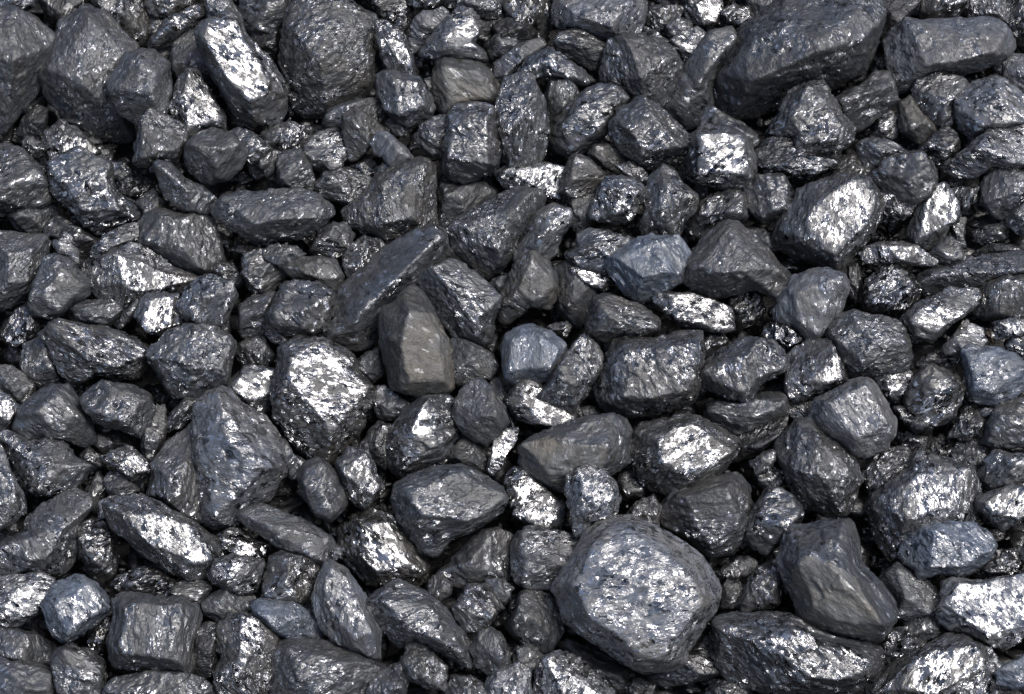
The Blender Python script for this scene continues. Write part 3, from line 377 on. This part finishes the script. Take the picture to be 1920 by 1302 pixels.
def chips(p, seed, tilt):
    """broken, stepped surface: every cell is its own slightly tilted, slightly raised plane"""
    i = np.floor(p).astype(np.int64)
    best = np.full(len(p), 1e9); bi = np.zeros_like(i); bc = np.zeros_like(p)
    for dx in (-1, 0, 1):
        for dy in (-1, 0, 1):
            for dz in (-1, 0, 1):
                c = i + np.array((dx, dy, dz))
                q = c + np.stack([hash3(c, seed + 1), hash3(c, seed + 2), hash3(c, seed + 3)], 1)
                d = ((q - p) ** 2).sum(1)
                m = d < best
                best[m] = d[m]; bi[m] = c[m]; bc[m] = q[m]
    o = hash3(bi, seed + 4) * 2 - 1
    t = np.stack([hash3(bi, seed + 5), hash3(bi, seed + 6), hash3(bi, seed + 7)], 1) * 2 - 1
    return o * 0.35 + tilt * ((p - bc) * t).sum(1)


_ico = {}


def ico(level):
    if level not in _ico:
        bm = bmesh.new()
        bmesh.ops.create_icosphere(bm, subdivisions=level, radius=1.0)
        vs = np.array([x.co for x in bm.verts]); fs = np.array([[x.index for x in f.verts] for f in bm.faces], dtype=np.int32)
        bm.free()
        vs /= np.linalg.norm(vs, axis=1)[:, None]
        _ico[level] = (vs, fs)
    return _ico[level]


def mesh_from(name, vs, fs, mat, smooth=True):
    me = bpy.data.meshes.new(name)
    me.vertices.add(len(vs)); me.vertices.foreach_set('co', np.ascontiguousarray(vs, dtype=np.float32).ravel())
    me.loops.add(len(fs) * 3); me.loops.foreach_set('vertex_index', np.ascontiguousarray(fs, dtype=np.int32).ravel())
    me.polygons.add(len(fs)); me.polygons.foreach_set('loop_start', np.arange(0, len(fs) * 3, 3, dtype=np.int32))
    me.polygons.foreach_set('loop_total', np.full(len(fs), 3, dtype=np.int32))
    me.polygons.foreach_set('use_smooth', np.full(len(fs), smooth, dtype=bool))
    me.update(calc_edges=True)
    me.materials.append(mat)
    return me


def hull_edges(P):
    """edges of the convex hull of the outline, counter-clockwise"""
    Q = sorted(map(tuple, P))

    def half(q):
        o = []
        for c in q:
            while len(o) > 1 and (o[-1][0] - o[-2][0]) * (c[1] - o[-2][1]) - (o[-1][1] - o[-2][1]) * (c[0] - o[-2][0]) <= 0: o.pop()
            o.append(c)
        return o
    lo, hi = half(Q), half(Q[::-1])
    h = [np.array(c) for c in lo[:-1] + hi[:-1]]
    return [(h[i], h[(i + 1) % len(h)]) for i in range(len(h))]


def facet_planes(ridge, rim, T, sc):
    """flat faces spanned between the traced ridge points and the rim"""
    bm = bmesh.new()
    vs = [bm.verts.new(tuple(np.array(p) / sc)) for p in ridge] + [bm.verts.new(tuple(np.array(p) / sc)) for p in rim]
    nr = len(ridge)
    key = {tuple(round(c, 5) for c in v_.co): i for i, v_ in enumerate(vs)}
    bmesh.ops.convex_hull(bm, input=bm.verts[:])
    bm.normal_update()
    res = []
    for f in bm.faces:
        n = np.array(f.normal)
        c = np.array(f.verts[0].co)
        if float(n @ c) < 0: n = -n
        if n[2] < 0.05 or f.calc_area() < 1e-6: continue
        kk = sum(1 for v_ in f.verts if key.get(tuple(round(q, 5) for q in v_.co), 999) < nr)
        if kk < 2: continue
        n = n / sc; n /= np.linalg.norm(n)
        if any(float(n @ a) > 0.975 for a, _ in res): continue
        res.append((n, c * sc))
    bm.free()
    return res


# ---------------------------------------------------------------- material: one coal, tinted and glossed per lump
def coal_material():
    m = bpy.data.materials.new('coal'); m.use_nodes = True
    nt = m.node_tree; nt.nodes.clear(); L = nt.links.new

    def nd(t, **kw):
        n = nt.nodes.new(t)
        for a, b in kw.items(): setattr(n, a, b)
        return n

    def math_(op, a, b=None, clamp=False):
        n = nd('ShaderNodeMath', operation=op, use_clamp=clamp)
        for i, q in enumerate((a, b)):
            if q is None: continue
            if isinstance(q, (int, float)): n.inputs[i].default_value = q
            else: L(q, n.inputs[i])
        return n.outputs[0]

    def vec(op, a, b=None, scale=None):
        n = nd('ShaderNodeVectorMath', operation=op)
        for i, q in enumerate((a, b)):
            if q is None: continue
            if isinstance(q, tuple): n.inputs[i].default_value = q
            else: L(q, n.inputs[i])
        if scale is not None:
            if isinstance(scale, (int, float)): n.inputs['Scale'].default_value = scale
            else: L(scale, n.inputs['Scale'])
        return n.outputs[0]

    out = nd('ShaderNodeOutputMaterial'); bs = nd('ShaderNodeBsdfPrincipled')
    L(bs.outputs[0], out.inputs[0])
    tc = nd('ShaderNodeTexCoord'); oi = nd('ShaderNodeObjectInfo'); geo = nd('ShaderNodeNewGeometry')
    rnd = vec('SCALE', (3.1, 7.7, 5.3), scale=oi.outputs['Random'])
    grow = math_('ADD', 0.80, math_('MULTIPLY', math_('FRACT', math_('MULTIPLY', oi.outputs['Random'], 17.0)), 0.65))
    co = vec('ADD', vec('SCALE', vec('MULTIPLY', tc.outputs['Object'], (0.55, 1.0, 1.0)), scale=grow), rnd)
    gloss = oi.outputs['Alpha']

    def noise(scale, detail=3.0, rough=0.55):
        n = nd('ShaderNodeTexNoise'); n.inputs['Scale'].default_value = scale
        n.inputs['Detail'].default_value = detail; n.inputs['Roughness'].default_value = rough
        L(co, n.inputs['Vector']); return n

    # flakes: distorted cells, each a small mirror with its own tilt
    wob = vec('SCALE', vec('SUBTRACT', noise(150.0, 2.0).outputs['Color'], (.5, .5, .5)), scale=0.012)
    cw = vec('ADD', co, wob)
    fl = []
    for sc in (190.0, 310.0):
        vo = nd('ShaderNodeTexVoronoi', feature='F1'); vo.inputs['Scale'].default_value = sc
        L(cw, vo.inputs['Vector']); fl.append(vo)
    t1 = vec('SUBTRACT', fl[0].outputs['Color'], (.5, .5, .5))
    t2 = vec('SUBTRACT', fl[1].outputs['Color'], (.5, .5, .5))
    big = noise(26.0, 2.0, 0.5)                                       # dull and bright bands of the seam
    band = nd('ShaderNodeMapRange'); band.inputs['From Min'].default_value = 0.42; band.inputs['From Max'].default_value = 0.58
    band.inputs['To Min'].default_value = 0.40; band.inputs['To Max'].default_value = 1.20
    L(big.outputs['Fac'], band.inputs['Value'])
    gra = nd('ShaderNodeAttribute', attribute_type='OBJECT', attribute_name='grain').outputs['Fac']   # evenly grainy lumps have no bands
    bmix = nd('ShaderNodeMix'); L(gra, bmix.inputs[0]); L(band.outputs[0], bmix.inputs[2]); bmix.inputs[3].default_value = 1.05
    sepc = nd('ShaderNodeSeparateColor'); L(fl[0].outputs['Color'], sepc.inputs[0])
    sep2 = nd('ShaderNodeSeparateColor'); L(fl[1].outputs['Color'], sep2.inputs[0])
    att = nd('ShaderNodeAttribute', attribute_name='stain'); stain = att.outputs['Fac']
    gl0 = gloss
    gloss = math_('MULTIPLY', math_('MULTIPLY', gl0, bmix.outputs[0]), math_('SUBTRACT', 1.0, math_('MULTIPLY', stain, 0.6)))
    pick = math_('GREATER_THAN', math_('ADD', sepc.outputs[1], math_('MULTIPLY', gloss, 0.45)), 0.96)   # the bright flakes
    vit = nd('ShaderNodeAttribute', attribute_name='vitreous').outputs['Fac']
    vm = nd('ShaderNodeMapRange'); vm.inputs['From Min'].default_value = 0.48; vm.inputs['From Max'].default_value = 0.55
    L(noise(105.0, 4.0, 0.6).outputs['Fac'], vm.inputs['Value'])
    vit = math_('MULTIPLY', math_('MULTIPLY', vit, vm.outputs[0]), math_('SUBTRACT', 1.0, stain))
    gloss = math_('MAXIMUM', gloss, math_('MULTIPLY', vit, 0.85))
    amt = math_('MULTIPLY', math_('MULTIPLY', gloss, TILT), math_('SUBTRACT', 1.0, math_('MULTIPLY', vit, 0.66)))
    amt = math_('MULTIPLY', amt, math_('ADD', 0.38, math_('MULTIPLY', pick, 0.85)))
    speck = math_('GREATER_THAN', math_('ADD', sep2.outputs[1], math_('MULTIPLY', gloss, 0.35)), SPECK)      # silvery crumbs
    bump = nd('ShaderNodeBump'); bump.inputs['Strength'].default_value = BUMP; bump.inputs['Distance'].default_value = 0.004
    hgt = math_('ADD', math_('MULTIPLY', noise(120.0, 4.0, 0.6).outputs['Fac'], 0.7), math_('MULTIPLY', noise(330.0, 3.0).outputs['Fac'], 0.5))
    L(hgt, bump.inputs['Height'])
    L(math_('MULTIPLY', math_('SUBTRACT', 1.0, math_('MULTIPLY', vit, 0.6)), BUMP), bump.inputs['Strength'])
    n1 = vec('ADD', bump.outputs[0], vec('SCALE', t1, scale=amt))
    n2 = vec('ADD', n1, vec('SCALE', t2, scale=math_('MULTIPLY', amt, math_('ADD', 0.55, math_('MULTIPLY', speck, 0.35)))))
    L(vec('NORMALIZE', n2), bs.inputs['Normal'])
    # colour: the lump's tint, mottled, with dusty matt spots
    mot = nd('ShaderNodeMapRange'); mot.inputs['From Min'].default_value = 0.3; mot.inputs['From Max'].default_value = 0.7
    mot.inputs['To Min'].default_value = 0.55; mot.inputs['To Max'].default_value = 1.45
    L(noise(95.0, 4.0, 0.65).outputs['Fac'], mot.inputs['Value'])
    mx = nd('ShaderNodeMix', data_type='RGBA'); L(stain, mx.inputs[0])
    L(oi.outputs['Color'], mx.inputs[6]); mx.inputs[7].default_value = (0.082, 0.078, 0.070, 1)
    mx2 = nd('ShaderNodeMix', data_type='RGBA'); L(speck, mx2.inputs[0])
    tm = nd('ShaderNodeMapRange'); tm.inputs['From Min'].default_value = 0.36; tm.inputs['From Max'].default_value = 0.64
    L(noise(30.0, 3.0).outputs['Fac'], tm.inputs['Value'])
    tx = nd('ShaderNodeMix', data_type='RGBA'); L(tm.outputs[0], tx.inputs[0])                       # bluish and brownish patches
    tx.inputs[6].default_value = (0.93, 0.985, 1.07, 1); tx.inputs[7].default_value = (1.07, 1.015, 0.93, 1)
    tnt = tx.outputs[2]
    L(vec('SCALE', vec('MULTIPLY', mx.outputs[2], tnt), scale=mot.outputs[0]), mx2.inputs[6]); mx2.inputs[7].default_value = (0.35, 0.35, 0.36, 1)
    L(mx2.outputs[2], bs.inputs['Base Color'])
    L(math_('MULTIPLY', speck, 0.9), bs.inputs['Metallic'])
    ro = math_('SUBTRACT', ROUGH, math_('MULTIPLY', gloss, 0.36))
    ro = math_('SUBTRACT', ro, math_('MULTIPLY', pick, 0.10))
    ro = math_('SUBTRACT', ro, math_('MULTIPLY', speck, 0.12))
    L(math_('MAXIMUM', ro, 0.15), bs.inputs['Roughness'])
    bs.inputs['IOR'].default_value = 2.1
    L(math_('ADD', math_('ADD', 0.10, math_('MULTIPLY', gloss, 0.40)), math_('MULTIPLY', pick, 0.35)), bs.inputs['Specular IOR Level'])
    return m


SPECK = 1.06
TILT, BUMP, ROUGH = 1.35, 0.8, 0.53
COAL = coal_material()


# ---------------------------------------------------------------- lumps
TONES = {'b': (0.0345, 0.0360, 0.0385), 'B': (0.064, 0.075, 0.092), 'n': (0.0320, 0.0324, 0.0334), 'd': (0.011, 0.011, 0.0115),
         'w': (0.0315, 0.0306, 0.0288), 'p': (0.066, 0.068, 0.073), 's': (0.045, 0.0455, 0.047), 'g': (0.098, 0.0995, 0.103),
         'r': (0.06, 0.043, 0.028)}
SUN_DIR = Vector((0.36, -0.30, 0.88)).normalized()
HALF = (v + SUN_DIR).normalized()    # a face looking half way between camera and sun glints
GT = math.acos(HALF.dot(v)); GPHI = math.atan2(HALF.dot(u), HALF.dot(r))
STEP = 0.015


def pts(s):
    return [tuple(float(q) for q in p.split(',')) for p in s.split()]


def build_lump(line, k):
    head, out, rid, gl, label, *stain = line.split('|')
    level, tone = head.split()
    level = int(level); gloss = int(tone[1])
    rng = random.Random(1000 + k)
    o = np.array(pts(out))
    # centroid of the outline's area
    x, y = o[:, 0], o[:, 1]; x2, y2 = np.roll(x, -1), np.roll(y, -1)
    cr = x * y2 - x2 * y; A = cr.sum() / 2
    cx, cy = ((x + x2) * cr).sum() / (6 * A), ((y + y2) * cr).sum() / (6 * A)
    P = np.stack([o[:, 0] - cx, -(o[:, 1] - cy)], 1)               # picture plane, y up, pixels
    P *= {0: 1.12, 1: 1.12, 2: 1.10, 3: 1.075, 6: 1.015}.get(level, 1.05) + 1.5 / math.sqrt(abs(A) / math.pi)
    ev, ax = np.linalg.eigh(np.cov(P.T))
    half = math.sqrt(abs(A) / math.pi)
    short = min(half, 1.75 * math.sqrt(max(ev[0], 1.0)))
    T = 1.02 * short * (0.9 + 0.2 * rng.random())                   # half thickness towards the camera
    # the broken block: flat faces towards the camera, steep side walls along the outline, a rough back
    sc = np.array((np.abs(P[:, 0]).max(), np.abs(P[:, 1]).max(), T))
    raw = []                                                        # planes in pixels: normal, point
    if rid:
        fr_ = [(a - cx, -(b - cy), h / 10.0 * T) for (a, b, h) in pts(rid)]
        raw += facet_planes(fr_, [(p_[0], p_[1], 0.0) for p_ in P], T, sc)
    else:
        ap = np.array((rng.uniform(-.22, .22) * sc[0], rng.uniform(-.28, .18) * sc[1], T))
        kind = rng.random()
        if kind < .7:
            az = [(90 + rng.uniform(-38, 38), rng.uniform(24, 52)), (-90 + rng.uniform(-42, 42), rng.uniform(14, 46))]
            if rng.random() < .7: az.append((rng.choice((0, 180)) + rng.uniform(-35, 35), rng.uniform(24, 46)))
        else:
            a0 = rng.uniform(0, 360)
            az = [(a0 + 120 * q + rng.uniform(-30, 30), rng.uniform(18, 44)) for q in range(3)]
        if rng.random() < .45: az.append((rng.uniform(0, 360), rng.uniform(2, 12)))
        for (a, tl) in az:
            a = math.radians(a); tl = min(math.radians(tl), math.atan(1.2 * T / max(ray_r(P, a) - ap[0] * math.cos(a) - ap[1] * math.sin(a), 1.0)))
            n = np.array((math.sin(tl) * math.cos(a), math.sin(tl) * math.sin(a), math.cos(tl)))
            raw.append((n, ap * np.array((1, 1, rng.uniform(.86, 1.02)))))
    raw += [(np.array((0, 0, 1.0)), np.array((0, 0, T * 1.04)))]
    for (e0, e1) in hull_edges(P):
        m_ = (e0 + e1) / 2; t_ = e1 - e0; n2 = np.array((t_[1], -t_[0])) / max(np.hypot(*t_), 1e-6)
        al = math.radians(rng.uniform(6, 26)); be = math.radians(rng.uniform(22, 48))
        q = np.array((m_[0], m_[1], 0.0))
        raw.append((np.array((n2[0] * math.cos(al), n2[1] * math.cos(al), math.sin(al))), q))
        raw.append((np.array((n2[0] * math.cos(be), n2[1] * math.cos(be), -math.sin(be))), q))
    raw.append((np.array((rng.uniform(-.2, .2), rng.uniform(-.2, .2), -1.0)), np.array((0, 0, -.9 * T))))
    planes = []
    for n, q in raw:
        m_ = n * sc; l_ = np.linalg.norm(m_)
        planes.append((m_ / l_, max(float(np.dot(m_ / l_, q / sc)), 0.12)))
    lv = 6 if half > 62 else (5 if half > 26 else 4)
    if half < 14: lv = 4
    D, F = ico(lv)
    # a few blows of the hammer: chipped corners
    N = np.array([a for a, _ in planes]); O = np.array([b for _, b in planes])
    R0 = 1.0 / np.clip(ico(3)[0] @ N.T / O, 1e-4, None).max(1); P0 = ico(3)[0] * np.clip(R0, 0, 2)[:, None]
    for q in range(rng.choice((4, 6, 8, 10))):
        n = np.array([rng.gauss(0, 1) for _ in range(3)]); n /= np.linalg.norm(n)
        if n[2] > (0.3 if rid else 0.7): continue
        planes.append((n, float((P0 @ n).max()) * rng.uniform(.84, .95)))
    bright = []
    if gl:
        for (a, b) in pts(gl):
            q = np.array((a - cx, -(b - cy), 0.0)) / sc
            dd = np.array((q[0], q[1], 0.0))
            # height of the hull above that pixel
            hz = min([(of - n[0] * q[0] - n[1] * q[1]) / n[2] for n, of in planes if n[2] > 0.05] + [1.2])
            t = GT + rng.uniform(-.05, .05); ph = GPHI + rng.uniform(-.2, .2)
            n = np.array((math.sin(t) * math.cos(ph), math.sin(t) * math.sin(ph), math.cos(t))) * sc
            off = float(np.dot(n, (q[0], q[1], hz * (0.90 if half < 50 else 0.94))))
            L = np.linalg.norm(n)
            if off / L > 0.15: planes.append((n / L, off / L)); bright.append((n / L, off / L))
    N = np.array([a for a, _ in planes]); O = np.array([b for _, b in planes])
    pw = rng.choice((60, 90, 130))
    g = np.clip(D @ N.T / O, 1e-4, None)
    gm = g.max(1)
    rad = 1.0 / (gm * ((g / gm[:, None]) ** pw).sum(1) ** (1.0 / pw))
    V = D * np.clip(rad, 0.05, 3.0)[:, None] * sc
    vit = np.zeros(len(V))                                            # clean vitreous breaks
    for n, of in bright: vit = np.maximum(vit, np.clip(1.4 - np.abs((V / sc) @ n - of) / 0.028, 0, 1))
    # fit the silhouette to the traced outline
    nb = 96
    th = np.arctan2(V[:, 1], V[:, 0]); rr = np.hypot(V[:, 0], V[:, 1])
    b = ((th + math.pi) / (2 * math.pi) * nb).astype(int) % nb
    act = np.zeros(nb); np.maximum.at(act, b, rr)
    act = np.where(act <= 0, act.max(), act)
    want = np.array([ray_r(P, -math.pi + (q + .5) * 2 * math.pi / nb) for q in range(nb)])
    ratio = np.clip(want / act, 0.6, 1.5)
    ratio = (np.roll(ratio, 1) + 4 * ratio + np.roll(ratio, -1)) / 6
    fb = (th + math.pi) / (2 * math.pi) * nb - 0.5
    i0 = np.floor(fb).astype(int); fr = fb - i0
    ra = ratio[i0 % nb] * (1 - fr) + ratio[(i0 + 1) % nb] * fr
    aa = act[i0 % nb] * (1 - fr) + act[(i0 + 1) % nb] * fr
    w = np.clip(rr / aa, 0, 1)
    V[:, :2] *= (1 + (ra - 1) * w)[:, None]
    st = None
    if stain:                                                        # a weathered, clay-brown broken face
        S = np.array(pts(stain[0])) - np.array((cx, cy)); S[:, 1] *= -1
        st = inside(V[:, :2] + 3.0 * np.stack([vnoise(V / 9.0 + 70, 61), vnoise(V / 9.0 + 70, 62)], 1), S) * (V[:, 2] > -0.1 * T)
    # broken surface: waves, big chips, small chips (pixels)
    ga = rng.uniform(0, math.pi); g0 = np.array((math.cos(ga), math.sin(ga), rng.uniform(-.35, .35)))
    G = np.linalg.qr(np.stack([g0, np.array([rng.gauss(0, 1) for _ in range(3)]), np.array([rng.gauss(0, 1) for _ in range(3)])], 1))[0]
    an = rng.choice((1.2, 1.8, 2.6, 3.6))
    rough = {'B': .95, 'p': .9}.get(tone[0], 1.0) * (0.55 + 0.075 * gloss)
    if tone[0] == 'g': an, rough = 1.25, 0.62
    Q = V @ G * np.array((1 / an, 1, 1)) + 500 + 37 * k
    Dn = V / np.maximum(np.linalg.norm(V, axis=1), 1e-6)[:, None]
    Q = Q + 3.0 * np.stack([vnoise(Q / 9.0, 11), vnoise(Q / 9.0, 12), vnoise(Q / 9.0, 13)], 1)
    big = max(14.0, half * 0.42)
    d = 0.022 * half * vnoise(Q / (half * .8), 21)
    d += (0.11 if rid else 0.18) * big * rough * chips(Q / big, 31, 0.8)
    if half > 16: d += 2.3 * rough * chips(Q / 25.0, 81, 1.3)
    d += 1.7 * rough * chips(Q / 11.0, 41, 0.9)
    d += 1.1 * rough * vnoise(Q / 6.0, 51)
    if half > 18 and rng.random() < .42 and tone[0] != 'g':            # bedding ledges
        per = rng.uniform(7, 15)
        saw = (Q[:, 1] / per + 0.9 * vnoise(Q / 24.0, 71)) % 1.0 - .5
        d += rng.uniform(1.4, 2.6) * saw * np.clip(vnoise(Q / (half * .7), 72) * 1.4 + .45, 0, 1)
    d *= 1 - 0.8 * vit
    V = V + Dn * d[:, None]
    # place it
    lift = level * STEP - 0.45 * T * PXM
    c, t = on_heap(cx, cy, lift)
    s = PXM * t / DIST
    zc = (C - c).normalized(); xc = u.cross(zc).normalized(); yc = zc.cross(xc)
    B = np.array([list(xc), list(yc), list(zc)])                     # rows: local axes in the world
    Vw = (V * s) @ B
    R3 = Matrix([list(G[q]) for q in range(3)])
    if R3.determinant() < 0: R3 = -R3
    # the lump's own axes follow its grain
    Rw = Matrix(B.tolist()).transposed() @ R3
    Vl = Vw @ np.array(Rw)
    me = mesh_from('coal_lump', Vl, F, COAL)
    if st is not None:
        me.attributes.new('stain', 'FLOAT', 'POINT').data.foreach_set('value', st.astype(np.float32))
    if bright: me.attributes.new('vitreous', 'FLOAT', 'POINT').data.foreach_set('value', vit.astype(np.float32))
    ob = bpy.data.objects.new('coal_lump', me)
    ob.matrix_world = Matrix.Translation(c) @ Rw.to_4x4()
    tn = TONES[tone[0]]; j = rng.uniform(.88, 1.12)
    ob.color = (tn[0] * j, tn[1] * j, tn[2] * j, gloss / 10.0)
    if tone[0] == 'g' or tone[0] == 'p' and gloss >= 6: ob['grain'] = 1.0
    ob['label'] = label; ob['category'] = 'coal lump'; ob['group'] = 'coal lumps in the heap'
    col.objects.link(ob)
    return ob


def inside(p, S):
    c = np.zeros(len(p), dtype=bool)
    for i in range(len(S)):
        a, b = S[i], S[(i + 1) % len(S)]
        if a[1] == b[1]: continue
        m = ((a[1] > p[:, 1]) != (b[1] > p[:, 1])) & (p[:, 0] < (b[0] - a[0]) * (p[:, 1] - a[1]) / (b[1] - a[1]) + a[0])
        c ^= m
    return c


def ray_r(P, a):
    """distance from the middle to the outline in direction a (outermost crossing)"""
    ca, sa = math.cos(a), math.sin(a)
    best = 0.0
    X = P[:, 0] * ca + P[:, 1] * sa; Y = -P[:, 0] * sa + P[:, 1] * ca
    for i in range(len(P)):
        j = (i + 1) % len(P)
        if (Y[i] >= 0) != (Y[j] >= 0):
            best = max(best, X[i] + (X[j] - X[i]) * (-Y[i]) / (Y[j] - Y[i]))
    return best if best > 0 else float(np.hypot(P[:, 0], P[:, 1]).mean())


for k, line in enumerate(l for l in LUMPS.strip().splitlines()):
    build_lump(line, k)

SKY, SUN, SUN_ANGLE, EXPO = 0.098, 1.5, 20.0, 1.15

# ---------------------------------------------------------------- loose small coal that fills the hollows (nobody could count it)
def fragments():
    rng = random.Random(7)
    D, F = ico(3)
    VV, FF, n = [], [], 0
    spots = []
    for q in range(2600):
        spots.append((rng.uniform(-60, W + 60), rng.uniform(-60, H + 60), rng.uniform(9, 26), rng.uniform(-3.4, -0.9)))
    for q in range(700):                                              # the heap goes on past the picture's edges
        while True:
            x, y = rng.uniform(-700, W + 700), rng.uniform(-500, H + 500)
            if not (-70 < x < W + 70 and -70 < y < H + 70): break
        spots.append((x, y, rng.uniform(25, 75), rng.uniform(-0.5, 2.2)))
    for q in range(4500):                                             # grit
        spots.append((rng.uniform(-60, W + 60), rng.uniform(-60, H + 60), rng.uniform(2.5, 7), rng.uniform(-2.2, -0.4)))
    for (x, y, R, lev) in spots:
        D, F = ico(2 if R < 9 else 3)
        c, t = on_heap(x, y, lev * STEP)
        s = R * PXM
        N = []; O = []
        for k in range(9):
            a = np.array([rng.gauss(0, 1) for _ in range(3)]); N.append(a / np.linalg.norm(a)); O.append(rng.uniform(.6, .95))
        g = np.clip(D @ np.array(N).T / np.array(O), 1e-4, None); gm = g.max(1)
        rad = np.clip(1 / (gm * ((g / gm[:, None]) ** 70).sum(1) ** (1 / 70)), .2, 1.3)
        V = D * rad[:, None] * np.array((rng.uniform(.9, 1.9), rng.uniform(.7, 1.1), rng.uniform(.45, 1.0)))
        V = V * s + (D * (0.09 * s * chips(V * 2.6 + 50 * rng.random(), 3, 0.9))[:, None])
        a = rng.uniform(0, 6.28); ca, sa = math.cos(a), math.sin(a)
        V = V @ np.array(((ca, sa, 0), (-sa, ca, 0), (0, 0, 1))) + np.array(c)
        VV.append(V); FF.append(F + n); n += len(V)
    me = mesh_from('loose_coal', np.concatenate(VV), np.concatenate(FF), COAL)
    ob = bpy.data.objects.new('loose_coal', me)
    ob.color = (0.014, 0.0138, 0.0138, 0.38)
    ob['kind'] = 'stuff'; ob['label'] = 'loose small black coal filling the hollows between the lumps'; ob['category'] = 'loose coal'
    col.objects.link(ob)


fragments()


def ground():
    n = 90
    xs = np.linspace(-2.4, 2.4, n); ys = np.linspace(-2.0, 2.2, n)
    X, Y = np.meshgrid(xs, ys)
    Z = Y * math.tan(SLOPE) - 0.085 + 0.012 * vnoise(np.stack([X.ravel() * 9, Y.ravel() * 9, X.ravel() * 0], 1) + 40, 5).reshape(n, n)
    V = np.stack([X.ravel(), Y.ravel(), Z.ravel()], 1)
    i = np.arange(n * n).reshape(n, n)
    a, b, c, d = i[:-1, :-1].ravel(), i[:-1, 1:].ravel(), i[1:, 1:].ravel(), i[1:, :-1].ravel()
    F = np.concatenate([np.stack([a, b, c], 1), np.stack([a, c, d], 1)])
    me = mesh_from('ground', V, F, COAL)
    ob = bpy.data.objects.new('ground', me); ob.color = (0.010, 0.010, 0.0105, 0.05)
    ob['kind'] = 'structure'; ob['label'] = 'dark coal dust under the heap of lumps'
    col.objects.link(ob)


ground()

# ---------------------------------------------------------------- daylight: hazy sky and a veiled sun
Ld = SUN_DIR                                                         # direction to the sun
el = math.asin(Ld.z); az = math.atan2(Ld.x, Ld.y)
w = bpy.data.worlds.new('World'); scene.world = w; w.use_nodes = True
nt = w.node_tree; bg = nt.nodes['Background']
sky = nt.nodes.new('ShaderNodeTexSky'); sky.sky_type = 'NISHITA'; sky.sun_disc = False
sky.sun_elevation = el; sky.sun_rotation = az
sky.air_density = 0.8; sky.dust_density = 3.0; sky.ozone_density = 1.0
nt.links.new(sky.outputs[0], bg.inputs[0]); bg.inputs[1].default_value = SKY
sun = bpy.data.lights.new('sun', 'SUN'); sun.energy = SUN; sun.angle = math.radians(SUN_ANGLE); sun.color = (1.0, 0.985, 0.96)
so = bpy.data.objects.new('sun', sun); col.objects.link(so)
so.rotation_euler = (-Ld).to_track_quat('-Z', 'Y').to_euler()
so.location = Ld * 5

scene.view_settings.view_transform = 'Standard'
scene.view_settings.look = 'None'
scene.view_settings.exposure = EXPO
scene.view_settings.gamma = 1.0
scene.view_settings.use_curve_mapping = False
scene.cycles.max_bounces = 4
